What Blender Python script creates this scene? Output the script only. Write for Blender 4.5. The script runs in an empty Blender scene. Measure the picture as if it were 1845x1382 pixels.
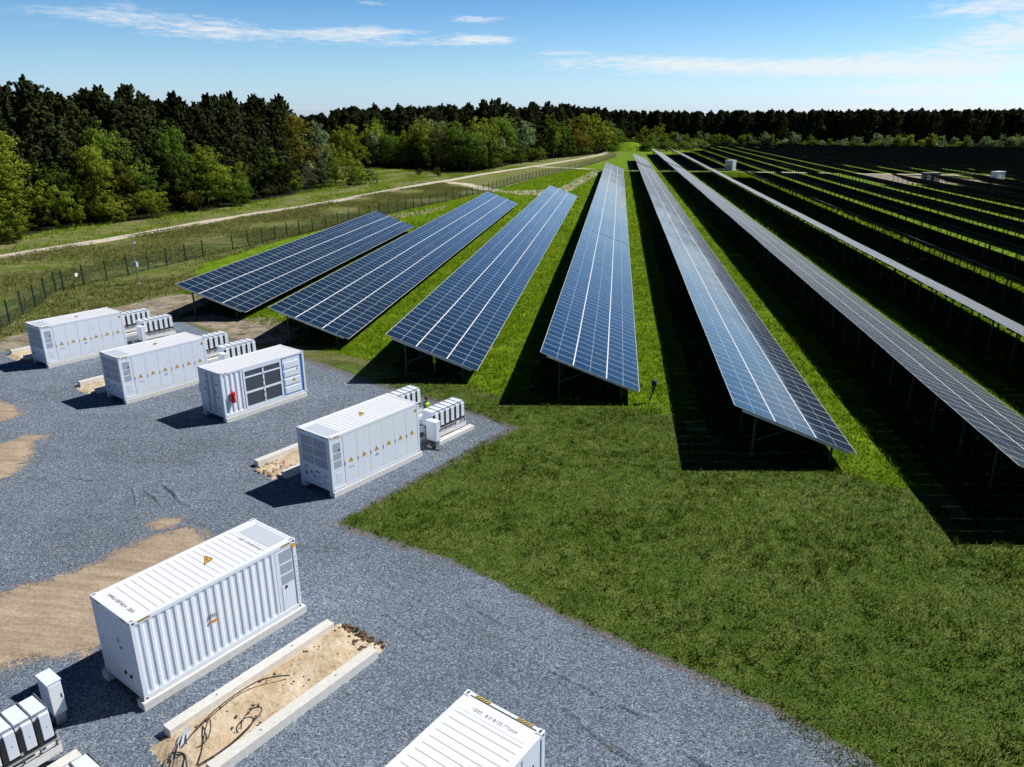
import bpy, math, random
import numpy as np
from mathutils import Vector, Matrix
R = math.radians
random.seed(7); NR = np.random.default_rng(7)
SC = bpy.context.scene
COL = SC.collection
SUN_AZ, SUN_EL = R(28), R(48.5)          # azimuth counted from +X towards +Y

# ------------------------------------------------------------------ materials
def newmat(name):
    m = bpy.data.materials.new(name); m.use_nodes = True
    nt = m.node_tree; nt.nodes.clear()
    return m, nt
def N(nt, typ, **kw):
    n = nt.nodes.new(typ)
    for k, v in kw.items():
        if k.startswith('i_'):
            key = k[2:]; key = int(key) if key.isdigit() else key.replace('_', ' ')
            n.inputs[key].default_value = v
        else: setattr(n, k, v)
    return n
def lk(nt, a, b): nt.links.new(a, b)
def mth(nt, op, a, b=None, c=None, clamp=False):
    n = nt.nodes.new('ShaderNodeMath'); n.operation = op; n.use_clamp = clamp
    for i, v in enumerate((a, b, c)):
        if v is None: continue
        if isinstance(v, (int, float)): n.inputs[i].default_value = v
        else: nt.links.new(v, n.inputs[i])
    return n.outputs[0]
def mix(nt, fac, a, b, blend='MIX'):
    n = nt.nodes.new('ShaderNodeMix'); n.data_type = 'RGBA'; n.blend_type = blend
    for i, v in ((0, fac), (6, a), (7, b)):
        if isinstance(v, (int, float)): n.inputs[i].default_value = v
        elif isinstance(v, tuple): n.inputs[i].default_value = (*v, 1) if len(v) == 3 else v
        else: nt.links.new(v, n.inputs[i])
    return n.outputs[2]
def noise(nt, vec, scale, detail=4, rough=.55, dist=0):
    n = N(nt, 'ShaderNodeTexNoise'); n.inputs['Scale'].default_value = scale
    n.inputs['Detail'].default_value = detail; n.inputs['Roughness'].default_value = rough
    n.inputs['Distortion'].default_value = dist
    if vec is not None: lk(nt, vec, n.inputs['Vector'])
    return n.outputs['Fac']
def ramp(nt, fac, stops):
    n = nt.nodes.new('ShaderNodeValToRGB'); lk(nt, fac, n.inputs[0])
    e = n.color_ramp.elements
    while len(e) < len(stops): e.new(.5)
    for el, (p, c) in zip(e, stops):
        el.position = p; el.color = (*c, 1) if isinstance(c, tuple) else (c, c, c, 1)
    return n.outputs[0]
def bsdf(nt, col, rough=.6, metal=0, spec=.5, bump=None, bstr=.3, bdist=.05):
    b = nt.nodes.new('ShaderNodeBsdfPrincipled'); o = nt.nodes.new('ShaderNodeOutputMaterial')
    if isinstance(col, tuple): b.inputs['Base Color'].default_value = (*col, 1)
    else: lk(nt, col, b.inputs['Base Color'])
    if isinstance(rough, (int, float)): b.inputs['Roughness'].default_value = rough
    else: lk(nt, rough, b.inputs['Roughness'])
    b.inputs['Metallic'].default_value = metal; b.inputs['Specular IOR Level'].default_value = spec
    if bump is not None:
        bn = nt.nodes.new('ShaderNodeBump'); bn.inputs['Strength'].default_value = bstr
        bn.inputs['Distance'].default_value = bdist
        lk(nt, bump, bn.inputs['Height']); lk(nt, bn.outputs[0], b.inputs['Normal'])
    lk(nt, b.outputs[0], o.inputs[0]); return b
def pos(nt): return nt.nodes.new('ShaderNodeNewGeometry').outputs['Position']
def objc(nt): return nt.nodes.new('ShaderNodeTexCoord').outputs['Object']

def simple(name, col, rough=.5, metal=0, var=.12, scale=3, dirt=None, spec=.5):
    m, nt = newmat(name)
    f = noise(nt, objc(nt), scale, 5, .6)
    a = tuple(c * (1 - var) for c in col); b = tuple(min(1, c * (1 + var)) for c in col)
    c = ramp(nt, f, [(.3, a), (.7, b)])
    if dirt:
        g = noise(nt, objc(nt), 14, 6, .7)
        c = mix(nt, ramp(nt, g, [(.56, 0.), (.78, .55)]), c, dirt)
    bsdf(nt, c, rough, metal, spec); return m

M = {}
def paint(name, col, rust=.18):
    m, nt = newmat(name); o = objc(nt)
    sep = N(nt, 'ShaderNodeSeparateXYZ'); lk(nt, o, sep.inputs[0])
    mp = N(nt, 'ShaderNodeMapping'); lk(nt, o, mp.inputs[0]); mp.inputs['Scale'].default_value = (9, 9, .8)
    streak = noise(nt, mp.outputs[0], 1.0, 5, .65)
    big = noise(nt, o, .9, 4, .6)
    c = mix(nt, ramp(nt, streak, [(.48, 0.), (.82, .5)]), col, tuple(x * .80 for x in col))
    c = mix(nt, ramp(nt, big, [(.45, 0.), (.75, .22)]), c, tuple(x * .88 for x in (col[0], col[1] * .97, col[2] * .92)))
    low = mth(nt, 'MULTIPLY', mth(nt, 'MULTIPLY', mth(nt, 'SUBTRACT', .62, sep.outputs[2], clamp=True), rust * 3), noise(nt, o, 3, 5, .7))
    c = mix(nt, low, c, (.42, .37, .30))
    bsdf(nt, c, .42, 0, .5, bump=noise(nt, o, 2.2, 3, .5), bstr=.12, bdist=.02); return m
M['strip'] = simple('pale_painted_strip', (.74, .74, .74), .5)
M['darksteel'] = simple('weathered_dark_steel', (.045, .05, .055), .6, .3, .2, 8)
M['white'] = paint('container_white_paint', (.83, .88, .95), .10)
M['roofwhite'] = paint('roof_white_paint', (.87, .88, .91), 0)
M['frost'] = paint('grey_vent_paint', (.60, .65, .71), 0)
M['grey'] = simple('plain_grey_paint', (.42, .45, .50), .45)
M['seam'] = simple('dark_rubber_seam', (.14, .155, .18), .7)
M['black'] = simple('black_plastic', (.02, .02, .024), .5)
M['steel'] = simple('galvanised_steel', (.42, .44, .46), .45, .7, .15, 8)
M['alu'] = simple('aluminium_rail', (.60, .60, .60), .38, .55, .08, 5)
M['concrete'] = simple('pale_concrete', (.72, .695, .65), .85, 0, .10, 6, (.38, .34, .28))
M['yellow'] = simple('sign_yellow', (.80, .43, .02), .45)
M['orange'] = simple('label_orange', (.80, .30, .03), .5)
M['red'] = simple('extinguisher_red', (.62, .012, .02), .3)
M['blue'] = simple('label_blue', (.10, .28, .62), .4)
M['ink'] = simple('dark_ink', (.045, .04, .09), .5)
M['inkgrey'] = simple('faded_ink', (.30, .28, .33), .5)
M['cable'] = simple('black_cable_sheath', (.025, .025, .028), .45)
M['postgreen'] = simple('fence_green_paint', (.012, .045, .028), .5)
M['earth'] = simple('dark_earth_clod', (.12, .075, .04), .95, 0, .5, 9)
M['skin'] = simple('skin', (.48, .27, .18), .55)
M['hair'] = simple('dark_hair', (.02, .013, .01), .6)
M['hivis'] = simple('high_visibility_fabric', (.50, .80, .02), .7)
M['navy'] = simple('navy_workwear', (.015, .035, .14), .8)

def module_mat():
    m, nt = newmat('solar_module_glass')
    uv = nt.nodes.new('ShaderNodeUVMap').outputs[0]
    sep = N(nt, 'ShaderNodeSeparateXYZ'); lk(nt, uv, sep.inputs[0]); a, b = sep.outputs[0], sep.outputs[1]
    def edge(v, w): return mth(nt, 'GREATER_THAN', mth(nt, 'ABSOLUTE', mth(nt, 'SUBTRACT', v, .5)), .5 - w)
    fr = mth(nt, 'MAXIMUM', edge(a, .011), edge(b, .014))
    mid = mth(nt, 'LESS_THAN', mth(nt, 'ABSOLUTE', mth(nt, 'SUBTRACT', a, .5)), .0052)
    ca = mth(nt, 'GREATER_THAN', mth(nt, 'ABSOLUTE', mth(nt, 'SUBTRACT', mth(nt, 'FRACT', mth(nt, 'MULTIPLY', a, 24)), .5)), .468)
    cb = mth(nt, 'GREATER_THAN', mth(nt, 'ABSOLUTE', mth(nt, 'SUBTRACT', mth(nt, 'FRACT', mth(nt, 'MULTIPLY', b, 6)), .5)), .475)
    cell = mth(nt, 'MAXIMUM', ca, cb)
    rnd = N(nt, 'ShaderNodeObjectInfo').outputs['Random']
    at = N(nt, 'ShaderNodeAttribute', attribute_name='tone'); 
    t = mth(nt, 'FRACT', mth(nt, 'ADD', rnd, at.outputs['Fac']))
    base = mix(nt, t, (.004, .017, .042), (.007, .026, .058))
    base = mix(nt, mth(nt, 'MULTIPLY', cell, .30), base, (.12, .17, .25))
    base = mix(nt, mid, base, (.48, .53, .60))
    du = noise(nt, pos(nt), .35, 4, .6)
    base = mix(nt, ramp(nt, du, [(.4, .0), (.8, .025)]), base, (.35, .33, .30))
    g = nt.nodes.new('ShaderNodeBsdfPrincipled'); lk(nt, base, g.inputs['Base Color'])
    lk(nt, ramp(nt, du, [(.3, .06), (.8, .15)]), g.inputs['Roughness']); g.inputs['IOR'].default_value = 1.62
    f = nt.nodes.new('ShaderNodeBsdfPrincipled'); f.inputs['Base Color'].default_value = (.80, .80, .80, 1)
    f.inputs['Roughness'].default_value = .5; f.inputs['Metallic'].default_value = .15
    back = nt.nodes.new('ShaderNodeBsdfDiffuse'); back.inputs[0].default_value = (.03, .03, .035, 1)
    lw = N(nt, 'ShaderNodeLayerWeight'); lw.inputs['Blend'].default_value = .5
    painted_sheen = nt.nodes.new('ShaderNodeBsdfDiffuse'); painted_sheen.inputs[0].default_value = (.40, .44, .49, 1)  # grey diffuse mixed in at grazing angles, imitates the panels' silvery sheen
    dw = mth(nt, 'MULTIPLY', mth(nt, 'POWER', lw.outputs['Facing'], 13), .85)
    s0 = nt.nodes.new('ShaderNodeMixShader'); lk(nt, dw, s0.inputs[0]); lk(nt, g.outputs[0], s0.inputs[1]); lk(nt, painted_sheen.outputs[0], s0.inputs[2])
    s1 = nt.nodes.new('ShaderNodeMixShader'); lk(nt, fr, s1.inputs[0]); lk(nt, s0.outputs[0], s1.inputs[1]); lk(nt, f.outputs[0], s1.inputs[2])
    o = nt.nodes.new('ShaderNodeOutputMaterial'); lk(nt, s1.outputs[0], o.inputs[0])
    return m
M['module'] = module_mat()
M['strip_'] = simple('pale_joint_strip', (.74, .74, .74), .5)
M['modback'] = simple('module_backsheet', (.010, .011, .016), .6)
M['grille'] = None
def grille():
    m, nt = newmat('black_grille'); o = objc(nt)
    sep = N(nt, 'ShaderNodeSeparateXYZ'); lk(nt, o, sep.inputs[0])
    s = mth(nt, 'GREATER_THAN', mth(nt, 'FRACT', mth(nt, 'MULTIPLY', sep.outputs[0], 14)), .55)
    c = mix(nt, s, (.035, .045, .06), (.11, .13, .16))
    bsdf(nt, c, .5); return m
M['grille'] = grille()
def louvre():
    m, nt = newmat('grey_louvre'); o = objc(nt)
    sep = N(nt, 'ShaderNodeSeparateXYZ'); lk(nt, o, sep.inputs[0])
    w = mth(nt, 'FRACT', mth(nt, 'MULTIPLY', sep.outputs[2], 22))
    c = mix(nt, ramp(nt, w, [(.2, 0.), (.8, 1.)]), (.36, .41, .47), (.52, .57, .63))
    bsdf(nt, c, .5, bump=w, bstr=.5, bdist=.01); return m
M['louvre'] = louvre()

def leaf(name, dark, light, trans=.25, hue=.25, up=None):
    m, nt = newmat(name)
    at = N(nt, 'ShaderNodeAttribute', attribute_name='tone').outputs['Fac']
    rnd = N(nt, 'ShaderNodeObjectInfo').outputs['Random']
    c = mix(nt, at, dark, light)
    c = mix(nt, mth(nt, 'MULTIPLY', rnd, hue), c, tuple(x * y for x, y in zip(light, (1.25, .85, .7))))
    c2 = mix(nt, 1.0, c, ramp(nt, mth(nt, 'FRACT', mth(nt, 'MULTIPLY', rnd, 7.3)), [(0, .72), (1, 1.15)]), 'MULTIPLY')
    d = nt.nodes.new('ShaderNodeBsdfDiffuse'); t = nt.nodes.new('ShaderNodeBsdfTranslucent')
    geo = nt.nodes.new('ShaderNodeNewGeometry')
    if up is not None:
        a = N(nt, 'ShaderNodeVectorMath', operation='SCALE'); lk(nt, geo.outputs['Normal'], a.inputs[0]); a.inputs['Scale'].default_value = 1 - up
        b = N(nt, 'ShaderNodeVectorMath', operation='ADD'); lk(nt, a.outputs[0], b.inputs[0]); b.inputs[1].default_value = (0, 0, up)
    else:
        an = N(nt, 'ShaderNodeAttribute', attribute_name='nrm')
        vt = N(nt, 'ShaderNodeVectorTransform'); vt.vector_type = 'NORMAL'; vt.convert_from = 'OBJECT'; vt.convert_to = 'WORLD'; lk(nt, an.outputs['Vector'], vt.inputs[0])
        a = N(nt, 'ShaderNodeVectorMath', operation='SCALE'); lk(nt, geo.outputs['Normal'], a.inputs[0]); a.inputs['Scale'].default_value = .45
        b = N(nt, 'ShaderNodeVectorMath', operation='ADD'); lk(nt, a.outputs[0], b.inputs[0]); lk(nt, vt.outputs[0], b.inputs[1])
    nn_ = N(nt, 'ShaderNodeVectorMath', operation='NORMALIZE'); lk(nt, b.outputs[0], nn_.inputs[0]); lk(nt, nn_.outputs[0], d.inputs['Normal'])
    lk(nt, c2, d.inputs[0]); lk(nt, c2, t.inputs[0])
    s = nt.nodes.new('ShaderNodeMixShader'); s.inputs[0].default_value = trans
    lk(nt, d.outputs[0], s.inputs[1]); lk(nt, t.outputs[0], s.inputs[2])
    o = nt.nodes.new('ShaderNodeOutputMaterial'); lk(nt, s.outputs[0], o.inputs[0]); return m
M['pine'] = leaf('pine_needles', (.007, .013, .005), (.082, .105, .036), .14, .18)
M['broad'] = leaf('spring_leaves', (.060, .105, .008), (.300, .390, .045), .35, .30)
M['lush'] = leaf('fresh_green_leaves', (.036, .088, .010), (.215, .350, .050), .35, .2)
M['willow'] = leaf('pale_willow_leaves', (.070, .125, .045), (.32, .44, .20), .30, .15)
M['autumn'] = leaf('brownish_young_leaves', (.06, .06, .010), (.26, .265, .045), .3, .3)
M['bark'] = simple('tree_bark', (.05, .036, .026), .9, 0, .35, 5)
M['birch'] = simple('pale_bark', (.16, .135, .11), .9, 0, .4, 4)
M['blade_lawn'] = leaf('lawn_blades', (.040, .080, .008), (.262, .325, .070), .15, .0, .75)
M['blade_lush'] = leaf('lush_grass_blades', (.085, .185, .004), (.330, .500, .012), .20, .0, .80)
M['blade_lush2'] = leaf('weed_blades', (.030, .070, .006), (.155, .240, .030), .15, .0, .75)
M['blade_straw'] = leaf('straw_blades', (.24, .24, .08), (.62, .57, .30), .1, .0, .8)
M['blade_dry'] = leaf('meadow_blades', (.115, .150, .022), (.370, .360, .125), .15, .0, .78)

def ground_mats():
    # meadow: olive, brown and green patches
    m, nt = newmat('meadow_grass'); p = pos(nt)
    mp = N(nt, 'ShaderNodeMapping'); lk(nt, p, mp.inputs[0]); mp.inputs['Rotation'].default_value = (0, 0, R(-25)); mp.inputs['Scale'].default_value = (.35, 1, 1)
    a = noise(nt, p, .05, 5, .6); b = noise(nt, mp.outputs[0], .55, 7, .68); c = noise(nt, p, 3.2, 6, .75)
    col = mix(nt, ramp(nt, b, [(.36, 0.), (.62, 1.)]), (.120, .165, .030), (.300, .285, .110))
    col = mix(nt, ramp(nt, a, [(.5, 0.), (.66, .75)]), col, (.27, .22, .13))
    col = mix(nt, ramp(nt, noise(nt, p, .17, 4, .6), [(.52, 0.), (.64, .8)]), col, (.105, .190, .018))
    col = mix(nt, 1., col, ramp(nt, c, [(.25, .45), (.7, 1.35)]), 'MULTIPLY')
    bsdf(nt, col, .95, 0, .1, bump=c, bstr=1., bdist=.25); M['meadow'] = m
    # solar field: vivid spring grass
    m, nt = newmat('lush_grass'); p = pos(nt)
    b = noise(nt, p, .5, 5, .6); c = noise(nt, p, 4.2, 7, .8)
    col = mix(nt, ramp(nt, b, [(.35, 0.), (.68, 1.)]), (.105, .215, .008), (.250, .365, .014))
    col = mix(nt, ramp(nt, noise(nt, p, 1.3, 5, .7), [(.6, 0.), (.72, .6)]), col, (.22, .21, .06))
    col = mix(nt, 1., col, ramp(nt, c, [(.3, .34), (.66, 1.25)]), 'MULTIPLY')
    bsdf(nt, col, .95, 0, .1, bump=c, bstr=1., bdist=.12); M['lush_ground'] = m
    m, nt = newmat('painted_row_shade'); p = pos(nt); c = noise(nt, p, 2.2, 6, .75)  # near-black ground colour, shade of the solar tables painted in
    bsdf(nt, mix(nt, ramp(nt, c, [(.35, 0.), (.7, 1.)]), (.014, .013, .008), (.034, .036, .014)), .95, 0, .1, bump=c, bstr=.8, bdist=.06); M['row_shade'] = m
    # lawn
    m, nt = newmat('lawn_grass'); p = pos(nt)
    b = noise(nt, p, .8, 5, .65); c = noise(nt, p, 7, 8, .85)
    col = mix(nt, ramp(nt, b, [(.38, 0.), (.64, 1.)]), (.070, .135, .016), (.165, .220, .045))
    col = mix(nt, ramp(nt, noise(nt, p, 2.6, 5, .7), [(.57, 0.), (.70, .7)]), col, (.25, .25, .10))
    col = mix(nt, ramp(nt, noise(nt, p, .22, 3, .5), [(.47, 0.), (.60, .45)]), col, (.070, .150, .016))
    col = mix(nt, 1., col, ramp(nt, c, [(.3, .38), (.68, 1.4)]), 'MULTIPLY')
    bsdf(nt, col, .95, 0, .1, bump=c, bstr=1., bdist=.08); M['lawn_ground'] = m
    # gravel
    m, nt = newmat('blue_grey_gravel'); p = pos(nt)
    v = N(nt, 'ShaderNodeTexVoronoi'); v.inputs['Scale'].default_value = 34; lk(nt, p, v.inputs['Vector'])
    v2 = N(nt, 'ShaderNodeTexVoronoi'); v2.inputs['Scale'].default_value = 19; lk(nt, p, v2.inputs['Vector'])
    sc = N(nt, 'ShaderNodeSeparateColor'); lk(nt, v.outputs['Color'], sc.inputs[0])
    sc2 = N(nt, 'ShaderNodeSeparateColor'); lk(nt, v2.outputs['Color'], sc2.inputs[0])
    st = mth(nt, 'ADD', mth(nt, 'MULTIPLY', sc.outputs[0], .62), mth(nt, 'MULTIPLY', sc2.outputs[0], .38))
    col = ramp(nt, st, [(.10, (.045, .058, .080)), (.40, (.128, .163, .212)), (.62, (.190, .233, .290)), (.92, (.43, .485, .55))])
    # slow changes of tone and the long curved marks of wheels
    col = mix(nt, 1., col, ramp(nt, noise(nt, p, .16, 4, .6), [(.32, .82), (.68, 1.18)]), 'MULTIPLY')
    tr = N(nt, 'ShaderNodeTexWave'); tr.wave_type = 'RINGS'; tr.rings_direction = 'SPHERICAL'; tr.inputs['Scale'].default_value = .085
    tr.inputs['Distortion'].default_value = 5; tr.inputs['Detail'].default_value = 4; tr.inputs['Detail Scale'].default_value = .6
    mp = N(nt, 'ShaderNodeMapping'); lk(nt, p, mp.inputs[0]); mp.inputs['Location'].default_value = (4, 8, 0); lk(nt, mp.outputs[0], tr.inputs['Vector'])
    mpt = N(nt, 'ShaderNodeMapping'); lk(nt, p, mpt.inputs[0]); mpt.inputs['Rotation'].default_value = (0, 0, R(38)); mpt.inputs['Scale'].default_value = (.12, 1.5, 1)
    col = mix(nt, 1., col, ramp(nt, noise(nt, mpt.outputs[0], .8, 5, .7, .6), [(.28, .80), (.45, 1.), (.6, 1.), (.75, 1.13)]), 'MULTIPLY')
    sp = noise(nt, p, .45, 6, .7)
    col = mix(nt, ramp(nt, sp, [(.62, 0.), (.76, .5)]), col, (.30, .25, .19))
    h = mth(nt, 'ADD', mth(nt, 'SUBTRACT', 1, v.outputs['Distance']), mth(nt, 'MULTIPLY', noise(nt, p, 2, 4, .6), .8))
    bsdf(nt, col, .85, 0, .25, bump=h, bstr=.7, bdist=.03); M['gravel'] = m
    # sand
    m, nt = newmat('ochre_sand'); p = pos(nt)
    mp = N(nt, 'ShaderNodeMapping'); lk(nt, p, mp.inputs[0]); mp.inputs['Rotation'].default_value = (0, 0, R(-40)); mp.inputs['Scale'].default_value = (.25, 2.2, 1)
    b = noise(nt, mp.outputs[0], .9, 6, .65); c = noise(nt, p, 9, 6, .75)
    col = mix(nt, ramp(nt, b, [(.35, 0.), (.65, 1.)]), (.34, .255, .18), (.50, .40, .29))
    col = mix(nt, 1., col, ramp(nt, c, [(.3, .62), (.62, 1.15)]), 'MULTIPLY')
    col = mix(nt, ramp(nt, noise(nt, p, 5, 4, .7), [(.62, 0.), (.72, .5)]), col, (.17, .17, .17))
    bsdf(nt, col, .95, 0, .1, bump=mth(nt, 'ADD', b, mth(nt, 'MULTIPLY', c, .5)), bstr=.6, bdist=.05); M['sand'] = m
    # light sand of the trenches
    m, nt = newmat('loose_yellow_sand'); p = pos(nt)
    c = noise(nt, p, 6, 7, .72)
    col = mix(nt, ramp(nt, noise(nt, p, 1.1, 4, .6), [(.35, 0.), (.65, 1.)]), (.60, .45, .285), (.80, .67, .50))
    col = mix(nt, ramp(nt, c, [(.56, 0.), (.68, .8)]), col, (.17, .11, .06))
    bsdf(nt, col, .95, 0, .1, bump=c, bstr=1., bdist=.08); M['trench'] = m
    # trampled earth tracks
    m, nt = newmat('trodden_earth'); p = pos(nt)
    c = noise(nt, p, 3, 7, .75); b = noise(nt, p, .6, 5, .65)
    col = mix(nt, ramp(nt, b, [(.4, 0.), (.62, 1.)]), (.26, .215, .155), (.43, .365, .285))
    col = mix(nt, ramp(nt, noise(nt, p, .9, 6, .7), [(.54, 0.), (.62, .85)]), col, (.085, .115, .025))
    col = mix(nt, 1., col, ramp(nt, c, [(.3, .6), (.65, 1.2)]), 'MULTIPLY')
    bsdf(nt, col, .95, 0, .1, bump=c, bstr=1., bdist=.08); M['track'] = m
    m, nt = newmat('gravelly_edge_earth'); p = pos(nt)
    c = noise(nt, p, 9, 6, .75)
    bsdf(nt, mix(nt, ramp(nt, c, [(.35, 0.), (.65, 1.)]), (.10, .100, .098), (.23, .215, .20)), .95, 0, .1, bump=c, bstr=.8, bdist=.05); M['edge'] = m
    m, nt = newmat('pale_path_sand'); p = pos(nt)
    c = noise(nt, p, 2.5, 6, .7)
    col = mix(nt, ramp(nt, c, [(.35, 0.), (.65, 1.)]), (.52, .45, .34), (.70, .62, .50))
    bsdf(nt, col, .95, 0, .1); M['pathsand'] = m
    m, nt = newmat('forest_floor'); p = pos(nt)
    c = noise(nt, p, .7, 6, .7)
    col = mix(nt, ramp(nt, c, [(.4, 0.), (.65, 1.)]), (.020, .024, .008), (.050, .045, .020))
    bsdf(nt, col, .95, 0, .1); M['floor'] = m
    m, nt = newmat('green_crop'); p = pos(nt)
    col = mix(nt, noise(nt, p, .03, 3, .5), (.04, .15, .02), (.06, .19, .03)); bsdf(nt, col, .95, 0, .1); M['crop'] = m
ground_mats()
def meshmat():
    m, nt = newmat('fence_wire_grid'); uv = nt.nodes.new('ShaderNodeUVMap').outputs[0]
    sep = N(nt, 'ShaderNodeSeparateXYZ'); lk(nt, uv, sep.inputs[0])
    a = mth(nt, 'LESS_THAN', mth(nt, 'FRACT', mth(nt, 'MULTIPLY', sep.outputs[0], 8)), .17)
    b = mth(nt, 'LESS_THAN', mth(nt, 'FRACT', mth(nt, 'MULTIPLY', sep.outputs[1], 5)), .12)
    f = mth(nt, 'MAXIMUM', a, b)
    d = nt.nodes.new('ShaderNodeBsdfDiffuse'); d.inputs[0].default_value = (.02, .05, .03, 1)
    t = nt.nodes.new('ShaderNodeBsdfTransparent')
    s = nt.nodes.new('ShaderNodeMixShader'); lk(nt, f, s.inputs[0]); lk(nt, t.outputs[0], s.inputs[1]); lk(nt, d.outputs[0], s.inputs[2])
    o = nt.nodes.new('ShaderNodeOutputMaterial'); lk(nt, s.outputs[0], o.inputs[0]); return m
M['wire'] = meshmat()
M['hazard'] = None
def hazard():
    m, nt = newmat('yellow_black_stripes'); uv = nt.nodes.new('ShaderNodeUVMap').outputs[0]
    sep = N(nt, 'ShaderNodeSeparateXYZ'); lk(nt, uv, sep.inputs[0])
    s = mth(nt, 'GREATER_THAN', mth(nt, 'FRACT', mth(nt, 'ADD', mth(nt, 'MULTIPLY', sep.outputs[0], 5), mth(nt, 'MULTIPLY', sep.outputs[1], .9))), .5)
    bsdf(nt, mix(nt, s, (.80, .52, .03), (.02, .02, .02)), .5); return m
M['hazard'] = hazard()

# ------------------------------------------------------------------ object helpers
def prop(o, label=None, cat=None, group=None, kind=None):
    if label: o['label'] = label
    if cat: o['category'] = cat
    if group: o['group'] = group
    if kind: o['kind'] = kind
    return o
def link(name, data, parent=None, loc=(0, 0, 0), rot=(0, 0, 0), scale=None):
    o = bpy.data.objects.new(name, data); COL.objects.link(o); o.parent = parent
    o.location = loc; o.rotation_euler = rot
    if scale: o.scale = scale
    return o
def thing(name, label, cat, loc=(0, 0, 0), rz=0, group=None):
    return prop(link(name, None, None, loc, (0, 0, rz)), label, cat, group)
def copy_tree(o, parent=None):
    c = o.copy(); COL.objects.link(c)
    if parent is not None:
        c.parent = parent
    for ch in list(o.children): copy_tree(ch, c)
    return c

class MB:
    def __init__(s): s.v = []; s.f = []; s.mi = []; s.uv = []; s.mats = []
    def _m(s, mat):
        if mat is None: return 0
        if mat not in s.mats: s.mats.append(mat)
        return s.mats.index(mat)
    def face(s, pts, mat=None, uv=None):
        n = len(s.v); s.v += [tuple(p) for p in pts]; s.f.append(tuple(range(n, n + len(pts))))
        s.mi.append(s._m(mat)); s.uv.append(uv or [(0, 0)] * len(pts))
    def box(s, x0, x1, y0, y1, z0, z1, mat=None, T=None):
        n = len(s.v)
        P = [(x0, y0, z0), (x1, y0, z0), (x1, y1, z0), (x0, y1, z0), (x0, y0, z1), (x1, y0, z1), (x1, y1, z1), (x0, y1, z1)]
        if T is not None: P = [tuple(T @ Vector(p)) for p in P]
        s.v += P
        for f in ((0, 3, 2, 1), (4, 5, 6, 7), (0, 1, 5, 4), (1, 2, 6, 5), (2, 3, 7, 6), (3, 0, 4, 7)):
            s.f.append(tuple(n + i for i in f)); s.mi.append(s._m(mat)); s.uv.append([(0, 0), (1, 0), (1, 1), (0, 1)])
        return s
    def bar(s, a, b, w, h=None, mat=None):
        a = Vector(a); b = Vector(b); d = b - a; L = d.length
        q = d.to_track_quat('X', 'Z').to_matrix().to_4x4(); T = Matrix.Translation(a) @ q
        h = h or w
        return s.box(0, L, -w / 2, w / 2, -h / 2, h / 2, mat, T)
    def tube(s, pts, rads, seg=8, mat=None, cap=True):
        rings = []
        pts = [Vector(p) for p in pts]
        if isinstance(rads, (int, float)): rads = [rads] * len(pts)
        for i, p in enumerate(pts):
            d = (pts[min(i + 1, len(pts) - 1)] - pts[max(i - 1, 0)]).normalized()
            q = d.to_track_quat('Z', 'Y'); n0 = len(s.v)
            for k in range(seg):
                a = 2 * math.pi * k / seg
                s.v.append(tuple(p + q @ Vector((math.cos(a) * rads[i], math.sin(a) * rads[i], 0))))
            rings.append(n0)
        for a, b in zip(rings, rings[1:]):
            for k in range(seg):
                s.f.append((a + k, a + (k + 1) % seg, b + (k + 1) % seg, b + k)); s.mi.append(s._m(mat)); s.uv.append([(0, 0)] * 4)
        if cap:
            s.f.append(tuple(rings[0] + k for k in reversed(range(seg)))); s.mi.append(s._m(mat)); s.uv.append([(0, 0)] * seg)
            s.f.append(tuple(rings[-1] + k for k in range(seg))); s.mi.append(s._m(mat)); s.uv.append([(0, 0)] * seg)
        return s
    def mesh(s, name, mat=None, bevel=0, smooth=False):
        me = bpy.data.meshes.new(name); me.from_pydata(s.v, [], s.f)
        mats = s.mats if s.mats else ([mat] if mat else [])
        if mat and s.mats and mat not in mats: pass
        for m in mats: me.materials.append(m)
        if len(mats) > 1: me.polygons.foreach_set('material_index', s.mi)
        ul = me.uv_layers.new(name='UVMap')
        ul.data.foreach_set('uv', [c for f in s.uv for p in f for c in p])
        if smooth: me.polygons.foreach_set('use_smooth', [True] * len(me.polygons))
        me.update(); return me
    def build(s, name, mat=None, parent=None, loc=(0, 0, 0), rot=(0, 0, 0), bevel=0, smooth=False):
        o = link(name, s.mesh(name, mat, smooth=smooth), parent, loc, rot)
        if bevel:
            b = o.modifiers.new('bevel', 'BEVEL'); b.width = bevel; b.segments = 2; b.limit_method = 'ANGLE'
        return o

def npmesh(name, verts, faces, mat, tone=None, per=3, smooth=False, nrm=None):
    """fast mesh from numpy arrays; faces all of `per` corners"""
    me = bpy.data.meshes.new(name); nv, nf = len(verts), len(faces)
    me.vertices.add(nv); me.vertices.foreach_set('co', np.asarray(verts, np.float32).ravel())
    me.loops.add(nf * per); me.loops.foreach_set('vertex_index', np.asarray(faces, np.int32).ravel())
    me.polygons.add(nf); me.polygons.foreach_set('loop_start', np.arange(0, nf * per, per, dtype=np.int32))
    me.polygons.foreach_set('loop_total', np.full(nf, per, np.int32))
    if tone is not None:
        at = me.attributes.new('tone', 'FLOAT', 'POINT'); at.data.foreach_set('value', np.asarray(tone, np.float32))
    if nrm is not None:
        at = me.attributes.new('nrm', 'FLOAT_VECTOR', 'POINT'); at.data.foreach_set('vector', np.asarray(nrm, np.float32).ravel())
    me.materials.append(mat); me.polygons.foreach_set('use_smooth', np.full(nf, smooth, bool)); me.update(calc_edges=True); return me

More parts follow.
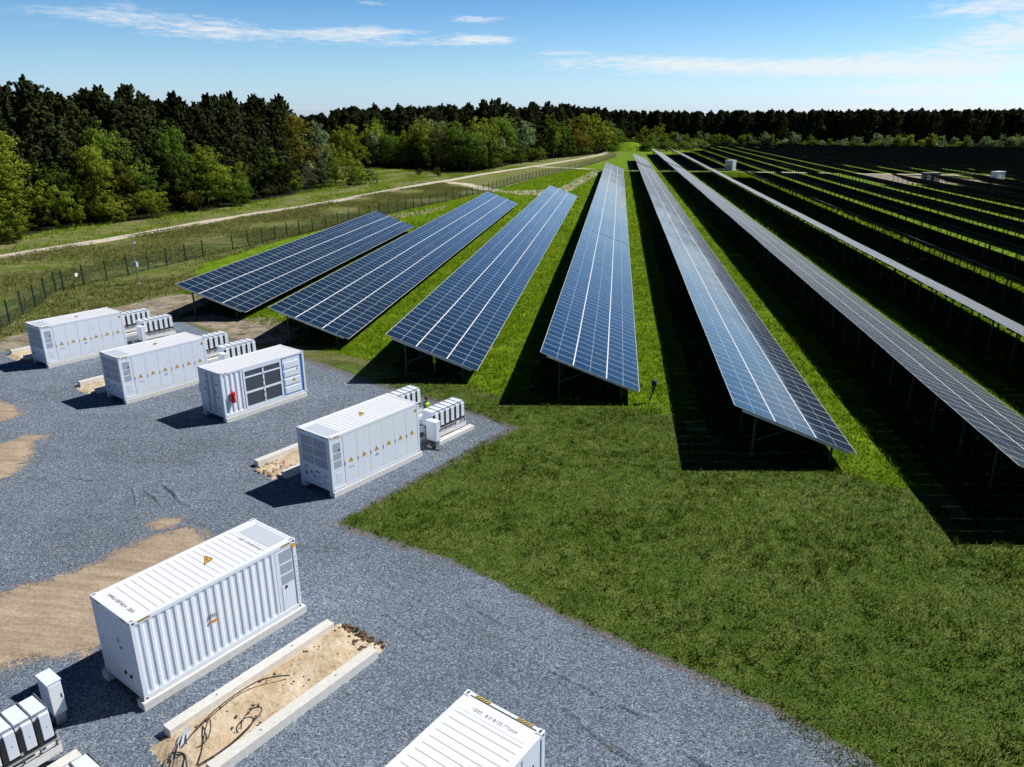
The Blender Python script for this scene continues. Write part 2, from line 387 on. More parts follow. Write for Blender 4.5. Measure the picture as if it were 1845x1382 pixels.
# ------------------------------------------------------------------ sheets on the ground
def wobble(pts, amp, step, seed, closed=True):
    """polyline resampled every `step` metres with a fractal, natural edge"""
    rg = random.Random(seed); out = []
    n = len(pts); rng = range(n) if closed else range(n - 1)
    for i in rng:
        a = Vector(pts[i]); b = Vector(pts[(i + 1) % n]); L = (b - a).length; k = max(1, int(L / step))
        for j in range(k): out.append(a.lerp(b, j / k))
    if not closed: out.append(Vector(pts[-1]))
    m = len(out); off = [0.0] * m
    for octv in (1, 2, 4, 8):
        per = max(2, int(16 / octv)); ctrl = [rg.uniform(-1, 1) for _ in range(m // per + 3)]
        for i in range(m):
            t = i / per; k = int(t); u = t - k; u = u * u * (3 - 2 * u)
            off[i] += (ctrl[k] * (1 - u) + ctrl[k + 1] * u) / octv
    res = []
    for i, p in enumerate(out):
        q = out[(i + 1) % m] - out[i - 1]; nrm = Vector((-q.y, q.x)); 
        nrm = nrm.normalized() if nrm.length > 1e-6 else Vector((0, 0))
        res.append(p + nrm * off[i] * amp)
    return res
def sheet(name, pts, z, mat, amp=.3, step=.6, seed=1, kind='structure'):
    import bmesh
    w = wobble(pts, amp, step, seed) if amp else [Vector(p) for p in pts]
    bm = bmesh.new(); vs = [bm.verts.new((p.x, p.y, z)) for p in w]
    es = [bm.edges.new((vs[i], vs[(i + 1) % len(vs)])) for i in range(len(vs))]
    bmesh.ops.triangle_fill(bm, use_beauty=True, edges=es)
    for f in bm.faces:
        if f.normal.z < 0: f.normal_flip()
    me = bpy.data.meshes.new(name); bm.to_mesh(me); bm.free(); me.materials.append(mat)
    return prop(link(name, me), kind=kind)
def masked(mat, amp=.5, sc=2.2):
    m = mat.copy(); m.name = mat.name + '_ragged'; nt = m.node_tree
    out = [n for n in nt.nodes if n.type == 'OUTPUT_MATERIAL'][0]; src = out.inputs[0].links[0].from_socket
    at = N(nt, 'ShaderNodeAttribute', attribute_name='inner').outputs['Fac']; p = pos(nt)
    nz = mth(nt, 'ADD', mth(nt, 'MULTIPLY', mth(nt, 'SUBTRACT', noise(nt, p, sc, 5, .65), .5), 2.2), mth(nt, 'MULTIPLY', mth(nt, 'SUBTRACT', noise(nt, p, 16, 3, .7), .5), 2.6))
    f = mth(nt, 'GREATER_THAN', mth(nt, 'ADD', at, mth(nt, 'MULTIPLY', nz, amp)), 0)
    t = nt.nodes.new('ShaderNodeBsdfTransparent'); s_ = nt.nodes.new('ShaderNodeMixShader')
    lk(nt, f, s_.inputs[0]); lk(nt, t.outputs[0], s_.inputs[1]); lk(nt, src, s_.inputs[2]); lk(nt, s_.outputs[0], out.inputs[0]); return m
def inside(px, py, poly):
    P = np.array(poly); n = len(P); r = np.zeros(len(px), bool); j = n - 1
    for i in range(n):
        xi, yi = P[i]; xj, yj = P[j]
        c = ((yi > py) != (yj > py)) & (px < (xj - xi) * (py - yi) / (yj - yi + 1e-12) + xi); r ^= c; j = i
    return r
def bdist(px, py, poly):
    P = np.array(poly, float); d = np.full(len(px), 1e9)
    for i in range(len(P)):
        a, b = P[i], P[(i + 1) % len(P)]; ab = b - a; L2 = max(ab @ ab, 1e-9)
        t = np.clip(((px - a[0]) * ab[0] + (py - a[1]) * ab[1]) / L2, 0, 1)
        d = np.minimum(d, np.hypot(px - a[0] - t * ab[0], py - a[1] - t * ab[1]))
    return d
def soft_sheet(name, pts, z, mat, cell=.25, fade=.8, relief=0, amp=.5, sc=2.2, seed=1):
    P = np.array(pts, float); x0, y0 = P.min(0) - fade; x1, y1 = P.max(0) + fade
    xs = np.arange(x0, x1 + cell, cell); ys = np.arange(y0, y1 + cell, cell); X, Y = np.meshgrid(xs, ys, indexing='ij')
    sd = bdist(X.ravel(), Y.ravel(), pts) * np.where(inside(X.ravel(), Y.ravel(), pts), 1, -1)
    Z = np.full(X.size, float(z))
    if relief:
        rg = np.random.default_rng(seed); H = np.zeros(X.size)
        for k in range(7):
            a = rg.random() * 6.28; f = rg.uniform(.8, 5.5); H += np.sin(f * (X.ravel() * math.cos(a) + Y.ravel() * math.sin(a)) + rg.random() * 6) / (1 + f)
        H += rg.normal(0, .12, X.size); Z += relief * np.clip(H * .5 + .5, 0, 1.5) * np.clip(sd / fade, 0, 1)
    idx = np.arange(X.size).reshape(X.shape); F = np.stack([idx[:-1, :-1], idx[1:, :-1], idx[1:, 1:], idx[:-1, 1:]], -1).reshape(-1, 4)
    keep = (sd[F] > -fade).any(1); F = F[keep]; used = np.unique(F); mp = np.full(X.size, -1); mp[used] = np.arange(len(used))
    me = npmesh(name, np.stack([X.ravel(), Y.ravel(), Z], -1)[used], mp[F], masked(mat, amp, sc), per=4, smooth=True)
    at = me.attributes.new('inner', 'FLOAT', 'POINT'); at.data.foreach_set('value', (sd[used] / fade).astype(np.float32))
    return prop(link(name, me), kind='structure')
def ribbon(name, pts, width, z, mat, seed=3, step=1.2, amp=.18):
    c = wobble(pts, .25, step, seed, False); rg = random.Random(seed); mb = MB(); L = []; Rr = []
    n1 = n2 = 0
    for i, p in enumerate(c):
        d = c[min(i + 1, len(c) - 1)] - c[max(i - 1, 0)]; n = Vector((-d.y, d.x)).normalized()
        n1 = n1 * .6 + rg.uniform(-amp, amp); n2 = n2 * .6 + rg.uniform(-amp, amp)
        L.append(p + n * (width / 2 + n1)); Rr.append(p - n * (width / 2 + n2))
    for i in range(len(c) - 1):
        mb.face([(*Rr[i], z), (*Rr[i + 1], z), (*L[i + 1], z), (*L[i], z)])
    return prop(mb.build(name, mat), kind='structure')

mb = MB(); S = 2600
for i in range(13):
    for j in range(13):
        a, b = -S + i * 400, -900 + j * 400
        mb.face([(a, b, 0), (a + 400, b, 0), (a + 400, b + 400, 0), (a, b + 400, 0)])
prop(mb.build('ground', M['meadow']), kind='structure')

GRAVEL = [(-80, 36), (-60, 45), (-48.4, 50.8), (-46.5, 53.5), (-45.0, 59.2), (-42.5, 61.8), (-38.9, 61.9), (-34.5, 58.6), (-29.9, 55.6), (-26.0, 53.2), (-22.4, 51.5),
          (-19.5, 49.6), (-16.85, 47.7), (-13.0, 45.4), (-9.2, 43.4), (-7.6, 42.3), (-5.83, 40.9), (-8.6, 35.6), (-11.0, 31.0), (-12.1, 28.75),
          (-11.4, 28.2), (-9.3, 27.4), (-6.5, 26.4), (-3.8, 25.0), (-1.57, 23.3), (.6, 22.2), (2.4, 21.15), (3.9, 20.3), (5.3, 19.5), (6.6, 18.7), (7.75, 17.7), (11, 14), (18, 4), (20, -20), (-70, -20), (-110, 10)]
FIELD = [(-46.5, 74), (-53, 90), (-51.5, 110), (-49, 124), (-41, 161), (-33, 199), (-26.5, 247), (-21.5, 273), (-12, 328), (-1, 409), (2, 470), (30, 505), (62, 590), (150, 585), (235, 505), (330, 470), (420, 300), (200, 60), (90, -10), (30, 2), (18, 14), (24, 32), (13, 36.2), (4, 44), (-6, 44.8), (-14, 50.5), (-24, 55.5), (-32, 62), (-39, 67)]
sheet('field_turf', FIELD, .004, M['lush_ground'], .5, 1.5, 11)
LAWN = [(-22, 52.5), (-14, 50), (-8, 46.5), (-2, 45.8), (3, 45.0), (7, 39.5), (13, 37.0), (17.5, 32.5), (26, 31), (34, 27), (50, 10), (30, -20), (16, -10), (9, 10), (-2, 22), (-13.2, 27.5), (-13, 40)]
soft_sheet('lawn', LAWN, .008, M['lawn_ground'], seed=12, cell=.5, fade=3.0, amp=1.1, sc=.5)
soft_sheet('gravel_yard', GRAVEL, .013, M['gravel'], seed=13, cell=.35, fade=.5, amp=.75, sc=1.6)
soft_sheet('sand_strip', [(-23.1, 21.8), (-22.2, 22.5), (-21.4, 23.4), (-20.5, 24.9), (-20.0, 26.1), (-19.5, 26.9), (-18.4, 27.5), (-17.1, 27.0), (-16.5, 25.0), (-16.5, 22.9), (-16.8, 20.6), (-17.2, 19.1), (-19.0, 18.5), (-19.7, 17.9), (-20.7, 17.6), (-24.2, 18.5), (-34, 15), (-34, 19)], .017, M['sand'], seed=14, cell=.13, fade=.9, relief=.08, amp=1.0, sc=1.1)
soft_sheet('sand_patch', [(-42.5, 41.6), (-39.6, 41.1), (-37.5, 40.0), (-36.3, 39.2), (-36.4, 38.2), (-36.8, 37.7), (-37.3, 37.3), (-43, 37)], .017, M['sand'], seed=15, cell=.13, fade=.7, relief=.07, amp=1.0, sc=1.1)
soft_sheet('sand_patch', [(-38, 34.4), (-34.2, 34.7), (-33.7, 35.6), (-33.4, 36.3), (-32.4, 36.2), (-32.3, 35.0), (-30.8, 33.0), (-30.5, 31.6), (-30.4, 30.3), (-30.8, 29.7), (-36, 28.5), (-39, 31)], .017, M['sand'], seed=16, cell=.13, fade=.7, relief=.07, amp=1.0, sc=1.1)
soft_sheet('sand_patch', [(-20.5, 27.3), (-20.2, 28.1), (-19.2, 28.2), (-19.1, 27.5), (-19.8, 27.0)], .017, M['sand'], seed=17, cell=.13, fade=.7, relief=.07, amp=1.0, sc=1.1)
soft_sheet('earth_track', [(-62, 47.5), (-53, 52), (-50.9, 54.2), (-50.4, 57.4), (-50.5, 60.2), (-49.3, 63.4), (-48.4, 66.8), (-47.2, 70.2), (-45.5, 72.6), (-43.7, 73.6), (-40.2, 69.5), (-41.2, 64.6), (-41.5, 61.2), (-44.1, 60.9), (-46.2, 56.8), (-46.9, 52.6), (-48.1, 50.5), (-60, 44.6)], .0105, M['track'], cell=.35, fade=1.6, relief=.08, amp=.6, sc=.9, seed=18)
soft_sheet('earth_track', [(-39.8, 63.4), (-37.6, 64.9), (-35.0, 63.5), (-32.0, 64.5), (-28.4, 62.3), (-26.4, 58.4), (-27.1, 55.6), (-30.1, 56.0), (-34.5, 59.2), (-38.3, 61.6)], .0105, M['track'], cell=.35, fade=1.6, relief=.08, amp=.6, sc=.9, seed=19)
soft_sheet('gravelly_edge', [(-27, 54.5), (-22.4, 52.2), (-16.5, 48.3), (-9.0, 44.1), (-5.2, 41.0), (-8.2, 35.4), (-11.9, 28.85), (-6.4, 26.65), (-1.45, 23.6), (2.6, 21.45), (5.5, 19.8), (8.1, 17.8), (12, 14), (9, 12), (5, 18.4), (-2, 22.5), (-13.6, 28), (-7, 41), (-23, 50)], .0105, M['edge'], cell=.3, fade=.5, amp=.5, sc=2.5)
PATH = [(-100, 40), (-90, 66), (-83.3, 86.3), (-82.8, 91.3), (-80.5, 99.0), (-78.0, 108.1), (-76.0, 120.0), (-74.3, 131.7), (-71.4, 143.8), (-66.5, 160.3), (-63.2, 180.2), (-60.1, 197.9), (-55.8, 223.2), (-52.1, 237.1), (-46.7, 267.0), (-34.7, 317.2), (-20.0, 382.4), (-10.5, 436.3), (-3.6, 516.3)]
ribbon('path', PATH, 3.3, .0065, M['pathsand'], 4, 2.0)
ribbon('side_path', [(-52.3, 230.2), (-45, 223.5), (-38.6, 212.9), (-30.6, 200.2), (-21.1, 193.4), (-17, 196), (-14.7, 204.4), (-12.6, 225), (-11.0, 248), (-8.4, 275), (-6.6, 302.0)], 4.2, .0085, M['pathsand'], 5, 1.5, .5)
soft_sheet('sandy_patch', [(-31, 201), (-24, 204), (-18, 208), (-13, 222), (-9.5, 262), (-7, 288), (-9, 262), (-10.5, 232), (-12, 205), (-17, 190), (-24, 191)], .0083, M['pathsand'], cell=.8, fade=2.2, amp=.5, sc=.5)
soft_sheet('sandy_patch', [(-48, 142), (-41, 150), (-37, 163), (-36, 160), (-38, 146), (-42, 138)], .0083, M['track'], cell=.6, fade=2, amp=.5, sc=.6)
ribbon('cross_path', [(-34.7, 317.2), (-18.2, 307.7), (-5.9, 297.4), (10, 293.2), (60, 292), (130, 283), (240, 272)], 4.2, .0085, M['pathsand'], 6, 2.5, .3)
sheet('kiosk_forecourt', [(84, 242), (112, 242), (112, 262), (96, 284), (80, 286)], .0088, M['track'], 1.0, 2, 21)
sheet('forest_floor', [(-92, 96), (-94, 119), (-88, 133), (-82, 160), (-80, 182), (-78, 200), (-90, 240), (-160, 370), (-320, 330), (-240, 60)], .0045, M['floor'], .8, 2, 22)
sheet('wood_floor', [(-108, 309), (-90, 297), (-77, 291), (-62, 278), (-52, 274), (-46, 315), (-40, 362), (-30, 393), (-18, 428), (-6, 470), (-4, 620), (10, 618), (160, 600), (260, 566), (420, 510), (600, 900), (-200, 900), (-140, 380)], .0048, M['floor'], .8, 3, 23)
sheet('crop_field', [(-460, 420), (-180, 470), (-190, 860), (-800, 860)], .0042, M['crop'], 0)

# mound at the end of the rows
mb = MB(); nA, nR = 28, 7
for j in range(nR + 1):
    for i in range(nA):
        a = 2 * math.pi * i / nA; t = j / nR; rr = (19 - 16 * t) * (1 + .12 * math.sin(3 * a) + .05 * NR.normal())
        mb.v.append((rr * math.cos(a), rr * .7 * math.sin(a), 5.2 * (t ** .9) + .12 * NR.normal() * (0 if j == 0 else 1)))
for j in range(nR):
    for i in range(nA):
        mb.f.append((j * nA + i, j * nA + (i + 1) % nA, (j + 1) * nA + (i + 1) % nA, (j + 1) * nA + i)); mb.mi.append(0); mb.uv.append([(0, 0)] * 4)
mb.f.append(tuple(nR * nA + i for i in range(nA))); mb.mi.append(0); mb.uv.append([(0, 0)] * nA)
prop(mb.build('grassy_mound', M['lush_ground'], None, (6, 498, 0), smooth=True), kind='structure')

# ------------------------------------------------------------------ sand trenches with relief
def trench(parent_frame, u0, u1, v0, v1, hmax, seed, mat=None):
    x, y, a = parent_frame; rg = np.random.default_rng(seed)
    nu, nv = int((u1 - u0) / .09), int((v1 - v0) / .09)
    us = np.linspace(u0, u1, nu); vs = np.linspace(v0, v1, nv)
    U, V = np.meshgrid(us, vs, indexing='ij'); Z = np.zeros_like(U)
    for k in range(46):
        cu, cv = rg.uniform(u0, u1), rg.uniform(v0, v1); r = rg.uniform(.12, .75)
        Z += rg.uniform(-.4, 1) * r * .16 * np.exp(-((U - cu) ** 2 + (V - cv) ** 2) / r ** 2)
    Z += rg.normal(0, .013, Z.shape)
    e = np.minimum(np.minimum(U - u0, u1 - U) / .5, np.minimum(V - v0, v1 - V) / .30)
    e = np.clip(e + rg.normal(0, .10, e.shape), 0, 1)
    Z = -.03 + e * (.05 + hmax + Z); ca, sa = math.cos(a), math.sin(a)
    X = x + U * ca - V * sa; Y = y + U * sa + V * ca
    vv = np.stack([X, Y, Z], -1).reshape(-1, 3)
    idx = np.arange(nu * nv).reshape(nu, nv)
    F = np.stack([idx[:-1, :-1], idx[1:, :-1], idx[1:, 1:], idx[:-1, 1:]], -1).reshape(-1, 4)
    return prop(link('sand_trench', npmesh('sand_trench', vv, F, mat or M['trench'], per=4, smooth=True)), kind='structure')

# ------------------------------------------------------------------ containers
L_, W_, H_ = 6.058, 2.438, 2.87
Z0 = .30
FR = dict(A=(-41.31, 47.67, R(61.2)), B=(-30.94, 41.5, R(60.8)), C=(-22.91, 39.38, R(60.4)), D=(-13.0, 31.04, R(60.4)), E=(-13.84, 16.96, R(61.3)), F=(-4.01, 9.17, R(61.9)))
def w2(fr, u, v, z=0):
    x, y, a = fr; return (x + u * math.cos(a) - v * math.sin(a), y + u * math.sin(a) + v * math.cos(a), z)

def container_frame(root, roof_lip=True):
    b = MB(); p = .14
    for (x0, x1) in ((0, p), (L_ - p, L_)):
        for (y0, y1) in ((0, p), (W_ - p, W_)):
            b.box(x0, x1, y0, y1, .13, H_ - .13)
    for y0, y1 in ((0, .1), (W_ - .1, W_)):
        b.box(p, L_ - p, y0, y1, .02, .17); b.box(p, L_ - p, y0, y1, H_ - .15, H_ - .012)
    for x0, x1 in ((0, .1), (L_ - .1, L_)):
        b.box(x0, x1, p, W_ - p, .02, .17); b.box(x0, x1, p, W_ - p, H_ - .17, H_ - .012)
    b.box(.1, L_ - .1, .1, W_ - .1, .06, .12)
    b.build('frame', M['white'], root, bevel=.008)
    for x in (0, L_ - .178):
        for y in (0, W_ - .162):
            for z in (0, H_ - .118):
                c = MB(); sx = -1 if x == 0 else 1; sy = -1 if y == 0 else 1; e = .006
                c.box(x - e, x + .178 + e, y - e, y + .162 + e, z, z + .118 + (e if z else 0), M['white'])
                # dark slots on the faces
                fx = x - e - .002 if x == 0 else x + .178 + e - .001
                c.box(fx, fx + .003, y + .05, y + .11, z + .03, z + .09, M['black'])
                fy = y - e - .002 if y == 0 else y + .162 + e - .001
                c.box(x + .05, x + .13, fy, fy + .003, z + .03, z + .09, M['black'])
                if z: c.box(x + .03, x + .15, y + .055, y + .105, z + .118 + e - .001, z + .118 + e + .002, M['black'])
                c.build('corner_casting', None, root)

def corrug(length, pitch, depth, flat=.28):
    """list of (s, d) for a trapezoid profile"""
    out = []; n = max(1, round(length / pitch)); pt = length / n
    for i in range(n):
        s = i * pt
        out += [(s, 0), (s + pt * flat, 0), (s + pt * .5, depth), (s + pt * (.5 + flat), depth)]
    out.append((length, 0)); return out
def roof(root, u0=.1, u1=L_ - .1, plate=None, pitch=.25, depth=.015):
    b = MB(); y0, y1 = .16, W_ - .16; z = H_ - .035
    prof = corrug(u1 - u0, pitch, depth, .40)
    for (s0, d0), (s1, d1) in zip(prof, prof[1:]):
        b.face([(u0 + s0, y0, z + d0), (u0 + s1, y0, z + d1), (u0 + s1, y1, z + d1), (u0 + s0, y1, z + d0)])
    b.box(.1, L_ - .1, .095, y0 + .01, z - .03, z + .020); b.box(.1, L_ - .1, y1 - .01, W_ - .095, z - .03, z + .020)
    if u0 > .11: b.box(.1, u0, y0 + .01, y1 - .01, z - .02, z + .012)
    if u1 < L_ - .11: b.box(u1, L_ - .1, y0 + .01, y1 - .01, z - .02, z + .012)
    b.build('roof', M['roofwhite'], root)
    for (a, c, d) in ([] if not plate else [plate]):
        q = MB(); q.box(a, c, .26, W_ - .42, z + .012, z + .020); q.build('roof_plate', M['frost'], root)
def side_corrug(root, face, u0, u1, mat=None, depth=.036, name='side_panel', pitch=.28):
    """face: 'near' (y=0), 'far' (y=W), 'end0' (x=0), 'end1' (x=L)"""
    b = MB(); z0, z1 = .17, H_ - .15; pr = corrug(u1 - u0, pitch, depth)
    def P(s, d, z):
        i = .012 + depth - d
        if face == 'near': return (s, i, z)
        if face == 'far': return (s, W_ - i, z)
        if face == 'end0': return (i, s, z)
        return (L_ - i, s, z)
    t = .10 # the profile fades out near the rails
    for (s0, d0), (s1, d1) in zip(pr, pr[1:]):
        s0 += u0; s1 += u0
        q = [P(s0, d0, z0 + t), P(s1, d1, z0 + t), P(s1, d1, z1 - t), P(s0, d0, z1 - t)]
        b.face(q)
        b.face([P(s0, depth, z0), P(s1, depth, z0), P(s1, d1, z0 + t), P(s0, d0, z0 + t)])
        b.face([P(s0, d0, z1 - t), P(s1, d1, z1 - t), P(s1, depth, z1), P(s0, depth, z1)])
    return b.build(name, mat or M['white'], root)
def stripes(root, where, u0, u1):
    b = MB(); e = .004
    if where == 'near': b.face([(u0, -e, H_ - .10), (u1, -e, H_ - .10), (u1, -e, H_ - .03), (u0, -e, H_ - .03)], None, [(0, 0), (1, 0), (1, 1), (0, 1)])
    if where == 'end0': b.face([(-e, u1, H_ - .10), (-e, u0, H_ - .10), (-e, u0, H_ - .03), (-e, u1, H_ - .03)], None, [(0, 0), (1, 0), (1, 1), (0, 1)])
    if where == 'top1': b.face([(L_ - .085, u0, H_ - .006), (L_ - .015, u0, H_ - .006), (L_ - .015, u1, H_ - .006), (L_ - .085, u1, H_ - .006)], None, [(0, 0), (0, 1), (1, 1), (1, 0)])
    b.build('hazard_stripe', M['hazard'], root)
def triangle_sign(root, u, z, size=.24, face='near', name='warning_sign', y=-.004, x=None):
    b = MB()
    def P(a, c, e):
        return (u + a, y - e, z + c) if face == 'near' else (-.004 - e if x is None else x - e, u - a, z + c)
    def tri(s, e, mat):
        h = s * .866
        b.face([P(-s / 2, -h / 3, e), P(s / 2, -h / 3, e), P(0, h * 2 / 3, e)], mat)
    tri(size, .0, M['black']); tri(size * .86, .0025, M['yellow'])
    k = size * .86
    b.face([P(.02 * k, .30 * k, .005), P(-.10 * k, .0, .005), P(.02 * k, .02 * k, .005), P(-.03 * k, -.2 * k, .005), P(.11 * k, .07 * k, .005), P(.0 * k, .06 * k, .005), P(.08 * k, .26 * k, .005)], M['black'])
    return b.build(name, None, root)
def roof_sign(root, u, v, s=.42):
    b = MB(); z = H_ - .008; b.face([(u - s / 2, v - .22, z), (u + s / 2, v - .10, z), (u + s * .35, v + .30, z)], M['black'])
    z += .003; b.face([(u - s * .42, v - .19, z), (u + s * .40, v - .08, z), (u + s * .28, v + .25, z)], M['yellow'])
    z += .003; b.face([(u - .03, v - .08, z), (u + .01, v - .08, z), (u + .12, v + .12, z), (u + .09, v + .12, z)], M['black'])
    b.build('roof_warning_sign', None, root)
def text(root, s, size, mat, loc, rot, name='marking'):
    cu = bpy.data.curves.new(name, 'FONT'); cu.body = s; cu.size = size; cu.align_x = 'LEFT'; cu.extrude = .001
    o = bpy.data.objects.new(name, cu); COL.objects.link(o)
    dg = bpy.context.evaluated_depsgraph_get(); me = bpy.data.meshes.new_from_object(o.evaluated_get(dg))
    bpy.data.objects.remove(o); me.materials.clear(); me.materials.append(mat)
    return link(name, me, root, loc, rot)

def battery_container(root):
    container_frame(root); roof(root, .98, L_ - .1, (.16, .92, 0))
    stripes(root, 'near', .22, .62); stripes(root, 'end0', .25, .6); stripes(root, 'end0', W_ - .6, W_ - .25)
    side_corrug(root, 'far', .14, L_ - .14); side_corrug(root, 'end1', .14, W_ - .14, name='end_panel')
    # service column next to the near corner
    b = MB(); b.box(.143, .82, .020, .060, .172, H_ - .152, M['white'])
    b.build('service_panel', M['white'], root)
    for z0, z1, m in ((2.02, 2.48, 'louvre'), (1.62, 1.96, 'louvre'), (1.20, 1.55, 'louvre')):
        q = MB(); q.box(.22, .66, .010, .022, z0, z1); q.build('vent', M[m], root)
    q = MB(); q.tube([(.56, .011, 2.08), (.56, -.004, 2.08)], .055, 12); q.build('control_button', M['black'], root)
    q = MB(); q.box(.30, .66, .012, .021, .42, .92, M['white'])
    for k in range(6): q.box(.34, .62, .009, .0125, .47 + k * .075, .49 + k * .075, M['frost'])
    q.build('data_plate', None, root)
    # six battery doors
    u0, u1 = .83, L_ - .15; w = (u1 - u0) / 6
    for i in range(6):
        a = u0 + i * w
        d = MB(); d.box(a + .005, a + w - .005, .008, .050, .185, H_ - .165)
        do = d.build('door', M['white'], root, bevel=.006)
        h = MB(); h.box(a + .035, a + .065, -.012, .008, 1.16, 1.36); h.build('handle', M['grey'], do)
        triangle_sign(do, a + w * .50, 1.30, .30, y=.004)
    s = MB(); s.box(u0 - .005, u1 + .005, .045, .058, .172, H_ - .152); s.build('door_seal', M['seam'], root)
    b = MB(); b.box(u0 + w * .3, u0 + w * .62, .004, .0075, .93, .955, M['ink']); b.box(u0 + w * .62, u0 + w * .72, .004, .0075, .93, .96, M['red']); b.build('maker_mark', None, root)
    b = MB(); c = u0 + 2.5 * w
    for k, (dx, dz, hh) in enumerate(((-.11, .0, .05), (-.06, -.01, .11), (.0, .0, .15), (.05, .01, .10), (.09, .05, .05))):
        b.box(c + dx, c + dx + .035, .004, .0075, .93 + dz, .93 + dz + hh, M['blue'])
    b.build('emblem', None, root)
    b = MB(); b.box(L_ - .34, L_ - .20, .003, .0075, H_ - .48, H_ - .30, M['yellow']); b.box(L_ - .30, L_ - .24, .001, .003, H_ - .45, H_ - .33, M['black']); b.build('hazard_label', None, root)
    # louvred end
    b = MB(); b.box(.030, .060, .143, W_ - .143, .172, H_ - .172); b.build('end_panel', M['white'], root)
    for j, (v0, v1) in enumerate(((.30, 1.24), (1.32, 2.18))):
        for k in range(3):
            z1 = H_ - .30 - k * .50
            q = MB(); q.box(.018, .031, v0, v1, z1 - .44, z1); q.build('louvre', M['louvre'], root)
    marks = [(.34, .62, .62, .80, 'frost'), (.95, 1.22, .76, .83, 'black'), (.80, 1.10, .50, .53, 'grey'), (.80, 1.12, .58, .60, 'grey'), (.55, .74, .25, .50, 'frost'),
             (1.30, 1.36, .42, .66, 'grey'), (1.40, 1.46, .42, .66, 'grey'), (1.86, 2.10, .84, .98, 'grey'), (1.86, 2.10, .42, .62, 'inkgrey'), (1.88, 2.08, .64, .80, 'concrete'), (.30, .44, .30, .42, 'grey')]
    for a, c, z0, z1, m in marks:
        q = MB(); q.box(.024, .031, a, c, z0, z1); q.build('label_plate', M[m], root)
    q = MB(); q.face([(.024, 1.58, .56), (.024, 1.68, .68), (.024, 1.58, .80), (.024, 1.48, .68)]); q.build('diamond_label', M['blue'], root)

for key, lab in (('D', 'white battery container with six orange-signed doors, nearest the lawn corner'),
                 ('B', 'white battery container with six signed doors, between the farthest one and the grille container'),
                 ('A', 'white battery container with six signed doors, farthest left by the meadow')):
    x, y, a = FR[key]
    if key == 'D':
        root = thing('battery_container', lab, 'container', (x, y, Z0), a, 'battery containers with six signed doors'); battery_container(root); proto = root
        roof_sign(root, 3.1, 1.25)
    else:
        root = copy_tree(proto); root.location = (x, y, Z0); root.rotation_euler = (0, 0, a); root['label'] = lab

# C: grille container
x, y, a = FR['C']
root = thing('switchgear_container', 'white container with four dark cooling grilles and two red extinguishers on its side', 'container', (x, y, Z0), a)
container_frame(root); roof(root); side_corrug(root, 'far', .14, L_ - .14); side_corrug(root, 'end1', .14, W_ - .14, name='end_panel')
stripes(root, 'near', .2, .45)
side_corrug(root, 'near', .143, 1.50, depth=.05, pitch=.33)
b = MB(); b.box(1.50, 4.28, .055, .075, .172, H_ - .152); b.build('side_backing', M['black'], root)
cols = ((1.62, 2.86), (2.98, 4.16))
for c0, c1 in cols:
    for z0, z1 in ((.30, 1.12), (1.26, 2.12), (2.22, 2.56)):
        q = MB(); q.box(c0, c1, .035, .05, z0, z1); q.build('cooling_grille', M['grille'], root)
q = MB()
for c0, c1 in ((1.50, 1.62), (2.86, 2.98), (4.16, 4.28)): q.box(c0, c1, .0, .055, .172, H_ - .152)
for c0, c1 in cols:
    for z0, z1 in ((.172, .30), (1.12, 1.26), (2.12, 2.22), (2.56, H_ - .152)): q.box(c0, c1, .008, .055, z0, z1)
q.build('grille_frame', M['white'], root, bevel=.008)
for k in range(6):
    q = MB(); zz = .5 + k * .4; q.box(2.90, 2.94, -.025, .0, zz, zz + .08); q.build('latch', M['steel'], root)
# ribbed door on the right of the side
b = MB(); b.box(4.30, L_ - .15, .050, .075, .172, H_ - .152); b.build('door_recess', M['blue'], root)
b = MB(); b.box(4.40, 5.72, .030, .052, .22, H_ - .22)
do = b.build('side_door', M['white'], root, bevel=.008)
for k in range(4):
    q = MB(); zz = .30 + k * .56; q.box(4.46, 5.66, -.006, .030, zz, zz + .42); q.build('door_rib', M['white'], do, bevel=.02)
triangle_sign(do, 5.15, 1.12, .28, y=-.010)
q = MB(); q.box(5.42, 5.54, -.014, -.007, 1.72, 1.90); q.build('hazard_label', M['yellow'], do)
# extinguishers and bracket
ex = MB()
for zz in (.92, 1.28):
    ex.tube([(.60, -.13, zz - .03), (.60, -.13, zz), (.60, -.13, zz + .27), (.60, -.13, zz + .31)], [.08, .14, .14, .07], 14, M['red'])
    ex.tube([(.60, -.10, zz + .30), (.60, -.10, zz + .34)], .025, 8, M['black'])
    ex.box(.56, .64, -.09, .06, zz + .05, zz + .08, M['black'])
ex.build('fire_extinguisher', None, root)
# double doors on the end
for k, (v0, v1) in enumerate(((.15, 1.205), (1.225, 2.29))):
    d = MB(); d.box(.010, .050, v0, v1, .19, H_ - .19); do = d.build('end_door', M['white'], root, bevel=.008)
    for dv in (.22, .36):
        q = MB(); vv = v0 + dv if k else v1 - dv; q.tube([(-.012, vv, .22), (-.012, vv, H_ - .22)], .016, 8); q.build('lock_rod', M['steel'], do)
    for zz in (.5, 1.2, 2.0):
        q = MB(); q.box(-.004, .010, v0 + .2, v0 + .5, zz, zz + .10); q.build('door_plate', M['grey'], do)
    triangle_sign(do, (v0 + v1) / 2 + .1, 1.55, .26, face='end', x=.004)
b = MB(); b.box(.050, .058, .143, W_ - .143, .172, H_ - .172); b.build('door_seal', M['seam'], root)
b = MB(); b.box(.6, 1.0, W_ + .002, W_ + .30, 1.0, 1.6); b.box(.05, .35, W_ + .002, W_ + .20, 1.15, 1.75); b.build('junction_box', M['frost'], root)

